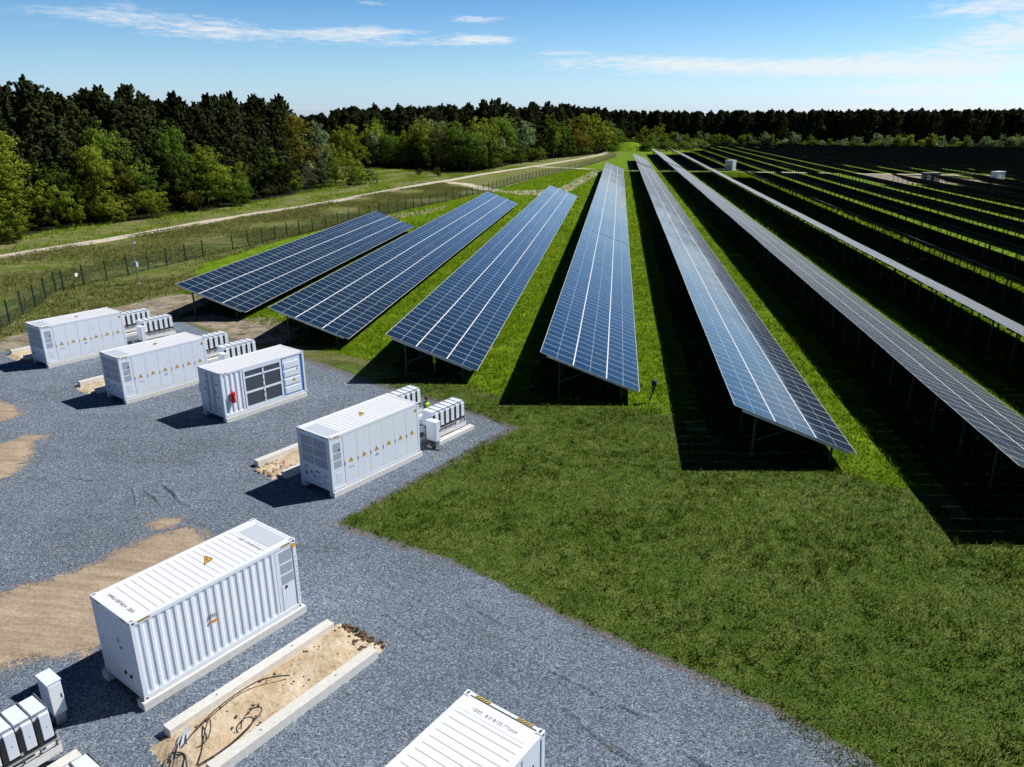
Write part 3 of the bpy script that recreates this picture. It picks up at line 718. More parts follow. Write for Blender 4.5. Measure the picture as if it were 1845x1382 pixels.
# E: corrugated container
def corrugated(root, nearly=True):
    container_frame(root)
    side_corrug(root, 'far', .14, L_ - .14); side_corrug(root, 'end0', .14, W_ - .14, name='end_panel', pitch=.2, depth=.03)
x, y, a = FR['E']
root = thing('battery_container', 'white corrugated container with a yellow roof sign, beside the sand bed with cables', 'container', (x, y, Z0), a)
corrugated(root); roof(root, .62, L_ - 1.02, (L_ - .92, L_ - .18, 0)); roof_sign(root, 3.35, 1.30)
side_corrug(root, 'near', .143, 5.16); side_corrug(root, 'end1', .14, W_ - .14, name='end_wall')
stripes(root, 'near', .24, .62); stripes(root, 'near', L_ - .62, L_ - .24); stripes(root, 'end0', .28, .6); stripes(root, 'end0', W_ - .6, W_ - .28)
b = MB(); b.box(5.16, L_ - .143, .020, .06, .172, H_ - .152); b.build('service_panel', M['white'], root)
for z0, z1 in ((2.16, 2.60), (1.72, 2.08), (1.28, 1.64)):
    q = MB(); q.box(5.34, 5.84, .010, .022, z0, z1); q.build('vent', M['louvre'], root)
b = MB(); b.box(5.30, 5.315, .014, .021, .20, 1.22); b.box(5.875, 5.89, .014, .021, .20, 2.62); b.build('door_seam', M['seam'], root)
q = MB(); q.tube([(5.50, .019, 1.14), (5.50, 0, 1.14)], .055, 12); q.build('control_button', M['black'], root)
q = MB(); q.box(L_ - .17, L_ - .02, -.006, -.003, H_ - .32, H_ - .16); q.build('hazard_label', M['yellow'], root)
for k in range(9):
    q = MB(); q.box(L_ - .08, L_ - .055, -.004, -.001, .5 + k * .2, .58 + k * .2); q.build('serial_mark', M['inkgrey'], root)
text(root, 'HWLU 207162 4   22G1', .155, M['ink'], (.34, W_ - .42, H_ - .0145), (0, 0, R(-90)), 'serial_number')
text(root, 'HWLU 207162 4   22G1', .13, M['inkgrey'], (L_ - 1.12, .36, H_ - .0145), (0, 0, R(90)), 'serial_number')
text(root, 'alfe', .26, M['ink'], (2.38, .009, 1.55), (R(90), 0, 0), 'lettering')
q = MB(); q.box(2.40, 2.72, .0085, .0115, 1.36, 1.46, M['orange']); q.box(2.40, 2.50, .0055, .0085, 1.37, 1.45, M['inkgrey']); q.build('orange_label', None, root)
text(root, 'al', .24, M['ink'], (.008, 1.15, 1.72), (R(90), 0, R(-90)), 'lettering')
q = MB(); q.box(.006, .010, .86, 1.06, 1.50, 1.58); q.build('orange_label', M['orange'], root)
for v in (.62, .96):
    q = MB(); q.tube([(.012, v, .62), (-.02, v, .62)], .06, 10); q.build('cable_port', M['black'], root)

# F: container at the bottom edge
x, y, a = FR['F']
root = thing('battery_container', 'white container cut off by the bottom edge, yellow and black stripes on its roof', 'container', (x, y, Z0), a)
corrugated(root); roof(root, .2, L_ - .62, None)
side_corrug(root, 'end1', .14, W_ - .14, name='end_wall')
b = MB(); b.box(.143, L_ - .143, .060, .080, .172, H_ - .152); b.build('side_backing', M['white'], root)
b = MB()
for k in range(7): b.box(.16 + k * .83, .16 + k * .83 + .76, .030, .062, .2, H_ - .2)
b.build('side_panel', M['white'], root, bevel=.01)
for k, (u, z, w, h, m) in enumerate(((5.35, 1.9, .14, .24, 'orange'), (5.15, 1.7, .2, .3, 'blue'), (5.55, 2.1, .06, .06, 'black'), (5.62, 1.8, .06, .06, 'black'), (4.9, 1.4, .3, .3, 'inkgrey'), (4.5, 1.9, .4, .3, 'seam'))):
    q = MB(); q.box(u, u + w, .016, .031, z, z + h); q.build('label_plate', M[m], root)
q = MB(); q.box(L_ - .120, L_ - .100, .18, W_ - .18, H_ - .016, H_ - .005); q.build('roof_gap', M['seam'], root)
stripes(root, 'top1', .32, .80); stripes(root, 'top1', W_ - .80, W_ - .32)
text(root, 'HWLU 201813 8   22G1', .14, M['inkgrey'], (L_ - .40, .52, H_ - .0145), (0, 0, R(90)), 'serial_number')

# concrete beams
def beam(fr, u0, u1, v0, v1, label, group, h=.30, holes=True):
    o = thing('concrete_beam', label, 'beam', w2(fr, u0, v0, 0), fr[2], group)
    b = MB(); b.box(0, u1 - u0, 0, v1 - v0, -.05, h); b.build('beam_body', M['concrete'], o, bevel=.018)
    if holes:
        for t in (.27, .73):
            q = MB(); uu = (u1 - u0) * t; q.tube([(uu, (v1 - v0) / 2, h - .01), (uu, (v1 - v0) / 2, h + .006)], .035, 10); q.build('lifting_socket', M['seam'], o)
    return o
nm = dict(A='the farthest battery container', B='the second farthest battery container', C='the grille container', D='the battery container nearest the lawn', E='the corrugated container', F='the container at the bottom edge')
for k in 'ABCDEF':
    for v0, v1, sd in ((-.10, .30, 'right'), (W_ - .30, W_ + .10, 'left')):
        if k == 'F' : continue
        e_ = .10 if k == 'E' else -.012
        beam(FR[k], -.10 if k == 'E' else .012, 6.17 if k != 'C' else 6.04, v0 + .045 if v0 < 0 and k != 'E' else v0, v1 - .045 if v1 > W_ and k != 'E' else v1, f'pale concrete beam under the {sd} long side of {nm[k]}', 'foundation beams under the containers', Z0, False)
for v0, v1, sd in ((-.10, .30, 'right'), (W_ - .30, W_ + .10, 'left')):
    beam(FR['F'], -.16, 6.1, v0, v1, f'pale concrete beam under the {sd} long side of {nm["F"]}', 'foundation beams under the containers', Z0, False)
for k in 'ABD':
    beam(FR[k], -.15, 6.1, 5.90, 6.27, f'empty concrete beam, outer one of the pair left of {nm[k]}', 'empty foundation beams', .35)
    beam(FR[k], -.10, 6.1, 3.58, 3.97, f'empty concrete beam, inner one of the pair left of {nm[k]}', 'empty foundation beams', .35)
    trench(FR[k], -.75, 6.3, 3.9, 6.0, .05, ord(k))
beam(FR['E'], -.22, 6.05, -1.78, -1.40, 'long empty concrete beam beside the corrugated container, on the near side of it', 'empty foundation beams', .35)
beam(FR['E'], -.27, 5.95, -4.12, -3.72, 'long empty concrete beam on the lawn side of the sand bed with cables', 'empty foundation beams', .35)
trench(FR['E'], -.95, 6.55, -4.0, -1.5, .07, 77)
# clods of dark earth at the end of the sand bed
rg = random.Random(5)
cl = MB()
import bmesh
def clods(name, fr, n, u0, u1, v0, v1, s0, s1, mat, seed, z=.08, kind='stuff'):
    rg = random.Random(seed); bm = bmesh.new()
    for _ in range(n):
        u, v, s = rg.uniform(u0, u1), rg.uniform(v0, v1), rg.uniform(s0, s1)
        T = Matrix.Translation(Vector(w2(fr, u, v, z + s * .3))) @ Matrix.Rotation(rg.uniform(0, 6), 4, 'Z') @ Matrix.Diagonal((s, s * rg.uniform(.6, 1), s * rg.uniform(.5, .8), 1))
        r = bmesh.ops.create_icosphere(bm, subdivisions=1, radius=1, matrix=T)
        for q in r['verts']: q.co += Vector((rg.uniform(-1, 1), rg.uniform(-1, 1), rg.uniform(-1, 1))) * s * .28
    me = bpy.data.meshes.new(name); bm.to_mesh(me); bm.free(); me.materials.append(mat)
    return link(name, me)
prop(clods('earth_clods', FR['E'], 150, 5.75, 6.55, -3.9, -1.9, .025, .12, M['earth'], 3), 'dark crumbly earth clods at the far end of the sand bed between two beams', 'earth', kind='stuff')
prop(clods('sand_lumps', FR['E'], 120, -.6, 6.2, -3.6, -1.9, .015, .06, M['earth'], 4, .1), 'small dark lumps scattered over the sand bed between two beams', 'earth', kind='stuff')
prop(clods('sand_lumps', FR['D'], 90, -.5, 1.6, 4.0, 5.8, .03, .11, M['sand'], 6, .05), 'brown sand lumps between the two beams left of the nearest battery container', 'earth', kind='stuff')
prop(clods('sand_lumps', FR['B'], 60, -.5, 1.6, 4.0, 5.8, .03, .10, M['sand'], 8, .05), 'brown sand lumps between the two beams left of the second battery container', 'earth', kind='stuff')

# cables in the sand bed
def cable(uvz, r, label, fr=FR['E']):
    pts = [Vector(w2(fr, *p)) + Vector((0, 0, .05)) for p in uvz]; out = []
    for i in range(len(pts) - 1):
        p0, p1, p2, p3 = pts[max(i - 1, 0)], pts[i], pts[i + 1], pts[min(i + 2, len(pts) - 1)]
        for k in range(8):
            t = k / 8; out.append(.5 * ((2 * p1) + (p2 - p0) * t + (2 * p0 - 5 * p1 + 4 * p2 - p3) * t * t + (3 * p1 - p0 - 3 * p2 + p3) * t ** 3))
    out.append(pts[-1]); b = MB(); b.tube(out, r, 7); o = b.build('cable', M['cable'], None, smooth=True)
    return prop(o, label, 'cable', 'loose cables in the sand bed')
cable([(-.30, -2.55, .20), (.3, -2.35, .30), (1.0, -2.15, .30), (1.8, -2.02, .26), (2.6, -2.10, .28), (3.1, -2.35, .25), (3.45, -2.62, .2)], .021, 'black cable arching along the sand bed towards its middle')
cable([(-.55, -2.7, .15), (.1, -2.95, .22), (.5, -2.75, .30), (.75, -2.30, .32), (.4, -2.6, .22), (-.1, -3.2, .2), (-.35, -3.45, .2)], .018, 'black cable bent back on itself by the near beam end')
cable([(-.3, -2.35, .22), (-.65, -2.75, .18), (-.95, -3.1, .12), (-1.05, -3.45, .10), (-.75, -3.6, .16), (-.55, -3.2, .2), (-.4, -2.8, .2), (-.6, -2.5, .2), (-.85, -2.7, .15)], .018, 'black cable looped beyond the near end of the sand bed')
cable([(-.4, -3.5, .2), (.3, -3.58, .2), (1.0, -3.52, .22), (1.7, -3.4, .30), (1.95, -3.2, .32), (1.75, -3.0, .30), (1.35, -3.1, .25), (1.15, -3.3, .18)], .020, 'black cable curling up beside the lawn side beam')
b = MB()
for k, (du, dv) in enumerate(((0, 0), (.05, .04), (-.05, .06), (.1, -.02))):
    b.tube([Vector(w2(FR['E'], .25 + du, -1.98 + dv, .18)), Vector(w2(FR['E'], -.05 + du, -2.2 + dv, .26)), Vector(w2(FR['E'], -.55 + du * 3, -2.75 + dv * 2, .16))], .03, 8)
prop(b.build('conduit_pipe', M['grey'], None, smooth=True), 'bundle of grey conduit pipes lying at the near end of the sand bed', 'pipes')

# ------------------------------------------------------------------ inverter racks
def make_rack():
    root = thing('inverter_rack', 'x', 'inverter rack')
    L = 2.62
    f = MB()
    for v in (.0, .72):
        f.box(-.05, L + .12, v, v + .07, .52, .60); f.box(-.05, L + .12, v, v + .07, .78, .84)
    for u in (-.05, .85, 1.75, L + .05):
        f.box(u, u + .07, .02, .09, .20, 1.0); f.box(u, u + .07, .70, .77, .20, 1.0); f.box(u, u + .07, .09, .70, .53, .59)
    f.box(0, L + .1, -.015, .0, .34, .60, M['strip']); f.box(0, L + .1, -.01, .0, .66, .70, M['strip'])
    f.mats = [M['alu'], M['strip']]; f.mi = [0] * len(f.f); f.mi[-12:] = [1] * 12; f.build('rack_frame', None, root)
    s = MB()
    for k in range(7): s.tube([(.1 + k * .42, -.02, .66), (.1 + k * .42, -.02, .80)], .02, 6)
    s.build('plug_row', M['black'], root)
    base = MB(); base.box(-.02, L + .05, .02, .72, .84, .90); base.build('cable_tray', M['black'], root)
    for k in range(6):
        u = .03 + k * .44
        b = MB(); b.box(u, u + .40, .10, .92, 1.0, 1.90, M['white'])
        inv = b.build('inverter', None, root)
        q = MB(); q.box(u + .125, u + .39, .015, .10, .96, 1.80); q.build('front_cover', M['white'], inv, bevel=.012)
        q = MB(); q.box(u - .01, u + .115, .03, .10, .92, 1.70); q.build('heat_sink', M['cable'], inv)
        q = MB(); q.bar((u + .405, .06, 1.90), (u + .405, .94, 1.93), .028); q.bar((u, .06, 1.915), (u + .42, .06, 1.915), .02); q.build('top_rail', M['steel'], inv)
        q = MB(); q.tube([(u + .26, .016, 1.36), (u + .26, .009, 1.36)], .016, 8); q.build('cover_lock', M['black'], inv)
    return root
def make_cabinet():
    root = thing('control_cabinet', 'x', 'cabinet')
    b = MB(); b.box(0, .38, 0, .72, .42, 1.55); b.build('housing', M['white'], root, bevel=.01)
    b = MB(); b.box(-.02, .40, -.02, .74, 1.55, 1.60); b.build('lid', M['white'], root, bevel=.008)
    b = MB(); b.box(.02, .36, -.008, 0, .46, 1.50); d = b.build('door', M['roofwhite'], root)
    q = MB(); q.box(.30, .33, -.02, -.008, .95, 1.1); q.build('handle', M['black'], d)
    b = MB(); b.box(.04, .34, .06, .66, .0, .42); b.build('plinth', M['steel'], root)
    b = MB()
    rg = random.Random(9)
    for k in range(9):
        v = .02 + k * .08; b.tube([(-.02, v, .45), (-.10 - .1 * rg.random(), v - .05, .25), (-.12, v - .2 * rg.random(), .06), (-.02 - .3 * rg.random(), v - .35, .03)], .022, 6)
    b.build('cable_tails', M['cable'], root)
    return root
rk = cb = None
for key, who in (('D', 'the battery container nearest the lawn'), ('B', 'the second farthest battery container'), ('A', 'the farthest battery container')):
    for u, v, sd in ((7.72, .50, 'right'), (7.72, 4.05, 'left')):
        r = make_rack() if rk is None else copy_tree(rk)
        if rk is None: rk = r
        X = w2(FR[key], u, v, 0); r.location = X; r.rotation_euler = (0, 0, FR[key][2])
        r['label'] = f'{sd} one of two six-inverter racks behind {who}'; r['group'] = 'racks of white inverters'
        beam(FR[key], 7.15, 10.85, v - .32, v - .02 + .08, f'concrete beam before the {sd} inverter rack behind {who}', 'concrete beams under the inverter racks', .24)
        beam(FR[key], 7.15, 10.85, v + .62, v + .95, f'concrete beam at the back of the {sd} inverter rack behind {who}', 'concrete beams under the inverter racks', .24)
        if sd == 'right':
            c = make_cabinet() if cb is None else copy_tree(cb)
            if cb is None: cb = c
            c.location = w2(FR[key], 7.30, -.02, 0); c.rotation_euler = (0, 0, FR[key][2])
            c['label'] = f'white control cabinet by the racks behind {who}'; c['group'] = 'white control cabinets'
# rack at the bottom left, before container E, and the one beside it
for (u, v), lab in (((-5.15, -.02), 'row of white inverters in the bottom left corner, in front of a lone cabinet'), ((-5.25, -3.38), 'inverter rack barely showing at the bottom edge, left of the loose cables')):
    r = copy_tree(rk); r.location = w2(FR['E'], u, v, 0); r.rotation_euler = (0, 0, FR['E'][2]); r['label'] = lab
    beam(FR['E'], u - .5, u + 3.0, v - .50, v - .14, 'pale concrete beam in front of the ' + ('inverter rack at the bottom left corner' if v > -1 else 'inverter rack barely showing at the bottom edge'), 'concrete beams under the inverter racks', .28)
    beam(FR['E'], u - .5, u + 2.9, v + .62, v + .92, 'pale concrete beam at the back of the ' + ('inverter rack at the bottom left corner' if v > -1 else 'inverter rack barely showing at the bottom edge'), 'concrete beams under the inverter racks', .24)
c = copy_tree(cb); c.location = w2(FR['E'], -2.02, 1.42, 0); c.rotation_euler = (0, 0, FR['E'][2]); c['label'] = 'white control cabinet standing alone behind the bottom left inverters'

# person at the racks, tripod, mast
def person(loc, rz):
    root = thing('person', 'person in a yellow high visibility vest over blue clothes standing among the inverters', 'person', loc, rz)
    J = {'pelvis': (0, 0, .96), 'waist': (0, .0, 1.10), 'chest': (.01, 0, 1.32), 'neck': (.03, 0, 1.50), 'headb': (.05, 0, 1.58), 'head': (.08, 0, 1.68), 'top': (.07, 0, 1.76),
         'hipL': (0, .10, .90), 'kneeL': (.05, .12, .50), 'ankL': (-.02, .12, .09), 'toeL': (.16, .14, .04),
         'hipR': (0, -.10, .90), 'kneeR': (.03, -.12, .50), 'ankR': (-.03, -.13, .09), 'toeR': (.15, -.16, .04),
         'shL': (.0, .19, 1.43), 'elL': (.06, .26, 1.15), 'wrL': (.30, .16, 1.12), 'hdL': (.38, .12, 1.13),
         'shR': (.0, -.19, 1.43), 'elR': (.08, -.26, 1.16), 'wrR': (.31, -.12, 1.14), 'hdR': (.39, -.08, 1.15)}
    rad = dict(pelvis=.15, waist=.135, chest=.155, neck=.055, headb=.06, head=.095, top=.07, hipL=.095, hipR=.095, kneeL=.06, kneeR=.06, ankL=.042, ankR=.042, toeL=.04, toeR=.04,
               shL=.06, shR=.06, elL=.045, elR=.045, wrL=.03, wrR=.03, hdL=.03, hdR=.03)
    E = [('pelvis', 'waist'), ('waist', 'chest'), ('chest', 'neck'), ('neck', 'headb'), ('headb', 'head'), ('head', 'top'), ('pelvis', 'hipL'), ('hipL', 'kneeL'), ('kneeL', 'ankL'), ('ankL', 'toeL'),
         ('pelvis', 'hipR'), ('hipR', 'kneeR'), ('kneeR', 'ankR'), ('ankR', 'toeR'), ('chest', 'shL'), ('shL', 'elL'), ('elL', 'wrL'), ('wrL', 'hdL'), ('chest', 'shR'), ('shR', 'elR'), ('elR', 'wrR'), ('wrR', 'hdR')]
    # fingers: four and a thumb on each hand
    for s, sg in (('L', 1), ('R', -1)):
        hx, hy, hz = J['hd' + s]
        for k in range(4):
            n = f'f{s}{k}'; J[n] = (hx + .045, hy + (k - 1.5) * .020, hz - .005 * k); J[n + 'e'] = (hx + .075 - .006 * abs(k - 1.3), hy + (k - 1.5) * .022, hz - .03)
            rad[n] = .009; rad[n + 'e'] = .007; E += [('hd' + s, n), (n, n + 'e')]
        n = f't{s}'; J[n] = (hx + .0, hy - sg * .045, hz + .005); J[n + 'e'] = (hx + .03, hy - sg * .06, hz - .01); rad[n] = .011; rad[n + 'e'] = .009; E += [('hd' + s, n), (n, n + 'e')]
    names = list(J); me = bpy.data.meshes.new('body'); me.from_pydata([J[n] for n in names], [(names.index(a), names.index(b)) for a, b in E], [])
    o = link('body', me, root); sk = o.modifiers.new('skin', 'SKIN')
    lay = me.skin_vertices[0] if me.skin_vertices else None
    if lay is None:
        bpy.context.view_layer.objects.active = o; bpy.ops.mesh.customdata_skin_add(); lay = me.skin_vertices[0]
    for i, n in enumerate(names): lay.data[i].radius = (rad[n], rad[n]); lay.data[i].use_root = (n == 'pelvis')
    ss = o.modifiers.new('sub', 'SUBSURF'); ss.levels = 2; ss.render_levels = 2
    dg = bpy.context.evaluated_depsgraph_get(); m2 = bpy.data.meshes.new_from_object(o.evaluated_get(dg)); o.modifiers.clear(); o.data = m2
    m2.materials.clear()
    for m in ('navy', 'skin', 'hivis', 'black'): m2.materials.append(M[m])
    for p in m2.polygons:
        c = p.center; mi = 0
        if c.z > 1.52 or (c.x > .29 and c.z > .95): mi = 1
        if c.z < .10: mi = 3
        p.material_index = mi; p.use_smooth = True
    # vest, hair, facial features
    b = MB()
    rings = [(.98, .185, .165), (1.10, .18, .155), (1.25, .19, .17), (1.38, .195, .185), (1.47, .12, .15)]
    pts = []
    for z, rx, ry in rings:
        pts.append([(.005 + rx * math.cos(t) * .95, (ry + .035) * math.sin(t), z) for t in np.linspace(0, 2 * math.pi, 17)[:-1]])
    for r0, r1 in zip(pts, pts[1:]):
        for k in range(16): b.face([r0[k], r0[(k + 1) % 16], r1[(k + 1) % 16], r1[k]])
    b.build('vest', M['hivis'], root, smooth=True)
    h = MB(); h.tube([(.035, 0, 1.62), (.045, 0, 1.70), (.055, 0, 1.77), (.06, 0, 1.80)], [.085, .108, .085, .03], 12); h.build('hair', M['hair'], root, smooth=True)
    q = MB(); q.tube([(.165, 0, 1.69), (.20, 0, 1.67)], [.012, .016], 6, M['skin']); q.box(.158, .168, -.045, -.02, 1.70, 1.715, M['hair']); q.box(.158, .168, .02, .045, 1.70, 1.715, M['hair']); q.box(.155, .165, -.025, .025, 1.63, 1.64, M['red'])
    q.tube([(.07, .10, 1.68), (.07, .115, 1.69)], .02, 6, M['skin']); q.tube([(.07, -.10, 1.68), (.07, -.115, 1.69)], .02, 6, M['skin']); q.build('face', None, root)
    return root
person(w2(FR['D'], 9.62, 2.92, 0), R(-20))

t = thing('tripod', 'black survey tripod with a blue-topped instrument standing on the grass beside a solar table', 'tripod', (2.95, 46.55, 0)); t.scale = (1.2, 1.2, 1.12)
for k in range(3):
    a = R(90 + 120 * k + 25); q = MB(); q.bar((.06 * math.cos(a), .06 * math.sin(a), .86), (.42 * math.cos(a), .42 * math.sin(a), .0), .035); q.build('leg', M['black'], t)
q = MB(); q.tube([(0, 0, .55), (0, 0, 1.0)], .035, 8); q.build('centre_column', M['black'], t)
q = MB(); q.tube([(0, 0, .84), (0, 0, .92)], .085, 10); q.build('head_plate', M['black'], t)
q = MB(); q.box(-.13, .13, -.09, .09, 1.0, 1.20); q.build('instrument_body', M['black'], t, bevel=.02)
q = MB(); q.tube([(0, 0, 1.20), (0, 0, 1.24), (0, 0, 1.34), (0, 0, 1.37)], [.10, .15, .14, .06], 12); q.build('instrument_cap', M['navy'], t, smooth=True)

m_ = thing('camera_mast', 'grey steel mast with a box halfway and a camera on top, by the meadow fence', 'mast', (-53.1, 77.0, 0))
q = MB(); q.tube([(0, 0, 0), (0, 0, 5.0)], [.075, .055], 10); q.build('pole', M['steel'], m_)
q = MB(); q.box(-.2, .2, -.2, .2, 0, .12); q.build('base', M['concrete'], m_)
q = MB(); q.box(-.25, .25, -.22, .12, 1.95, 2.5); bx = q.build('equipment_box', M['frost'], m_, bevel=.02)
q = MB(); q.box(-.27, .27, -.24, .14, 2.5, 2.54); q.build('box_lid', M['grey'], bx)
q = MB(); q.bar((0, 0, 4.85), (.35, -.15, 4.75), .05); q.build('bracket', M['steel'], m_)
q = MB(); q.bar((.2, -.1, 4.68), (.58, -.26, 4.60), .14, .12); cm = q.build('camera_housing', M['white'], m_)
q = MB(); q.tube([(.58, -.26, 4.60), (.60, -.27, 4.595)], .045, 8); q.build('lens', M['black'], cm)

# small box hanging in the shade under the third row
b = thing('reflective_marker', 'small yellow marker hanging in the dark under the third solar row', 'marker', (-12.6, 50.6, 0))
q = MB(); q.box(-.10, .10, -.02, .02, .75, 1.30); q.build('marker_plate', M['hivis'], b)
q = MB(); q.box(-.02, .02, -.02, .02, 0, .75); q.build('stake', M['steel'], b)

# ------------------------------------------------------------------ solar tables
TILT = R(20.5); MW, ML, GAP = 2.28, 1.134, .02
PW = 3 * MW + 2 * .03                         # slope width
ZL = .90
CT, ST = math.cos(TILT), math.sin(TILT)
def slope(s, off=0):                          # s metres up from the low edge; x relative to low edge
    return (-s * CT + off * ST, ZL + s * ST + off * CT)
def module_mesh():
    b = MB(); h = .035
    def P(s, v, o): x, z = slope(s, o); return (x, v, z)
    # local: origin on the low corner of the module, lying in the slope plane
    def Q(a, v, o): return (-a * CT + o * ST, v, a * ST + o * CT)
    t = [Q(0, 0, 0), Q(0, ML, 0), Q(MW, ML, 0), Q(MW, 0, 0)]
    u = [Q(0, 0, -h), Q(0, ML, -h), Q(MW, ML, -h), Q(MW, 0, -h)]
    b.face(t, M['module'], [(0, 0), (0, 1), (1, 1), (1, 0)])
    b.face(u[::-1], M['modback'])
    for i in range(4): b.face([u[i], u[(i + 1) % 4], t[(i + 1) % 4], t[i]], M['alu'])
    return b.mesh('solar_module')
MODULE = module_mesh()
def sag(j, seed): return .016 * np.sin(j * .115 + seed) + .010 * np.sin(j * .31 + 2.3 * seed)
def modules_bulk(n0, n1, seed):
    rg = np.random.default_rng(seed); n = n1 - n0
    if n <= 0: return None
    V = []; tone = []; UV = []; F = []; MI = []
    h = .035
    for r in range(3):
        s0 = r * (MW + .03)
        j = np.arange(n0, n1) * (ML + GAP)
        jj = np.arange(n0, n1); d = rg.normal(0, .0012, (4, n)) + np.stack([sag(jj, seed), sag(jj + .98, seed), sag(jj + .98, seed), sag(jj, seed)])
        cs = [(s0, 0), (s0, ML), (s0 + MW, ML), (s0 + MW, 0)]
        for lay, off in ((0, 0), (1, -h)):
            for k, (s, dv) in enumerate(cs):
                o = off + d[k]
                V.append(np.stack([-s * CT + o * ST, j + dv, ZL + s * ST + o * CT], -1))
    A = np.stack(V).reshape(3, 8, n, 3).transpose(0, 2, 1, 3).reshape(-1, 3)
    nm = 3 * n; base = np.arange(nm)[:, None] * 8
    f = np.array([[0, 1, 2, 3], [7, 6, 5, 4], [4, 5, 1, 0], [5, 6, 2, 1], [6, 7, 3, 2], [7, 4, 0, 3]])
    F = (base[:, None, :] + f[None]).reshape(-1, 4)
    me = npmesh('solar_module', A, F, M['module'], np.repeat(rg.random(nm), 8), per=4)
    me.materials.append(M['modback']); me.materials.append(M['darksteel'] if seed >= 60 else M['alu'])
    me.polygons.foreach_set('material_index', np.tile([0, 1, 2, 2, 2, 2], nm))
    uvp = np.array([[0, 0], [0, 1], [1, 1], [1, 0]], np.float32)
    ul = me.uv_layers.new(name='UVMap'); ul.data.foreach_set('uv', np.tile(uvp, (nm * 6, 1)).ravel())
    return me
def post_mesh(s, brace=False):
    b = MB(); x, z = slope(s, -.16); b.box(x - .05, x + .05, -.06, .06, -.1, z, M['darksteel'])
    return b.mesh('post')
POST_T, POST_S = post_mesh(PW * .80), post_mesh(PW * .17)
def brace_mesh():
    b = MB(); x, z = slope(PW * .80, -.16); x2, z2 = slope(PW * .50, -.14); b.bar((x, 0, z * .42), (x2, 0, z2), .05, .05, M['darksteel']); return b.mesh('brace')
BRACE = brace_mesh()
def rafter_mesh():
    b = MB(); x0, z0 = slope(.35, -.14); x1, z1 = slope(PW - .5, -.14); b.bar((x0, 0, z0), (x1, 0, z1), .07, .13, M['darksteel']); return b.mesh('rafter')
RAFTER = rafter_mesh()
ordn = ['first', 'second', 'third', 'fourth', 'fifth', 'sixth', 'seventh', 'eighth', 'ninth', 'tenth', 'eleventh', 'twelfth', 'thirteenth', 'fourteenth', 'fifteenth', 'sixteenth', 'seventeenth', 'eighteenth', 'nineteenth', 'twentieth',
        'twenty-first', 'twenty-second', 'twenty-third', 'twenty-fourth', 'twenty-fifth', 'twenty-sixth', 'twenty-seventh', 'twenty-eighth', 'twenty-ninth', 'thirtieth', 'thirty-first', 'thirty-second']
parts_n = ['nearest', 'second', 'third', 'fourth', 'fifth', 'sixth', 'seventh']
def solar_table(row, seg, x, y0, y1, last):
    ncol = int((y1 - y0) / (ML + GAP)); 
    if ncol < 3: return
    near_d = math.hypot(x, y0)
    lab = f'long tilted solar table, {parts_n[seg]} section of the {ordn[row]} row from the left' if not (seg == 0 and last) else f'long tilted solar table forming the whole {ordn[row]} row from the left'
    root = thing('solar_table', lab, 'solar panels', (x, y0, 0), 0, 'long solar tables in parallel rows')
    n_ind = 33 if (seg == 0 and row < 6) else 0
    for j in range(min(n_ind, ncol)):
        for r in range(3):
            s = r * (MW + .03); xx, zz = slope(s, random.gauss(0, .002) + float(sag(j, row * 10 + seg)))
            o = link('solar_module', MODULE, root, (xx, j * (ML + GAP), zz), (random.gauss(0, .0016), random.gauss(0, .0016), 0))
    me = modules_bulk(min(n_ind, ncol), ncol, row * 10 + seg)
    if me:
        o = link('solar_module', me, root)
        if n_ind: prop(o, kind='stuff')
        elif 3 * ncol > 100: prop(o, kind='stuff')
    Ly = ncol * (ML + GAP) - GAP
    for s in (MW + .015, 2 * MW + .045):
        b = MB()
        for j in range(0, ncol, 4):
            o0, o1 = float(sag(j, row * 10 + seg)), float(sag(min(j + 4, ncol), row * 10 + seg)); ya, yb = j * (ML + GAP), min((j + 4) * (ML + GAP), Ly)
            (xa, za), (xb, zb), (xc, zc), (xd, zd) = slope(s - .035, -.006 + o0), slope(s + .035, -.006 + o0), slope(s - .035, -.006 + o1), slope(s + .035, -.006 + o1)
            b.face([(xa, ya, za), (xc, yb, zc), (xd, yb, zd), (xb, ya, zb)])
        b.build('joint_strip', M['strip'], root, rot=(0, 0, 0))
    for s in (.5, 1.75, PW / 2 - .55, PW / 2 + .55, PW - 1.75, PW - .5)[::(1 if n_ind else 2)]:
        b = MB(); xx, zz = slope(s, -.06); b.box(xx - .03, xx + .03, .02, Ly - .02, zz - .03, zz + .02)
        b.build('rail', M['darksteel'], root)
    if n_ind:
        b = MB(); x0, z0 = slope(.40, -.11); x1, z1 = slope(PW - .5, -.11); b.bar((x0, .03, z0), (x1, .03, z1), .05, .12); b.build('end_rail', M['strip'], root)
    npost = max(2, int((Ly - 1.0) / 3.6) + 1); st = (Ly - 1.0) / (npost - 1)
    if near_d < 175 or (seg == 0 and row < 6):
        for k in range(npost):
            v = .5 + k * st
            link('post', POST_T, root, (0, v, 0)); link('post', POST_S, root, (0, v, 0)); link('rafter', RAFTER, root, (0, v, 0)); link('brace', BRACE, root, (0, v, 0))
    else:
        b = MB()
        for k in range(npost):
            v = .5 + k * st
            for s in (PW * .80, PW * .17):
                xx, zz = slope(s, -.16); b.box(xx - .05, xx + .05, v - .06, v + .06, -.1, zz)
            x0, z0 = slope(.35, -.14); x1, z1 = slope(PW - .5, -.14); b.bar((x0, v, z0), (x1, v, z1), .07, .13)
        for s in (PW * .80, PW * .17):
            xx, zz = slope(s, -.16); b.box(xx - .04, xx + .04, .1, Ly - .1, zz - .10, zz)
        b.build('support_frame', M['darksteel'], root)
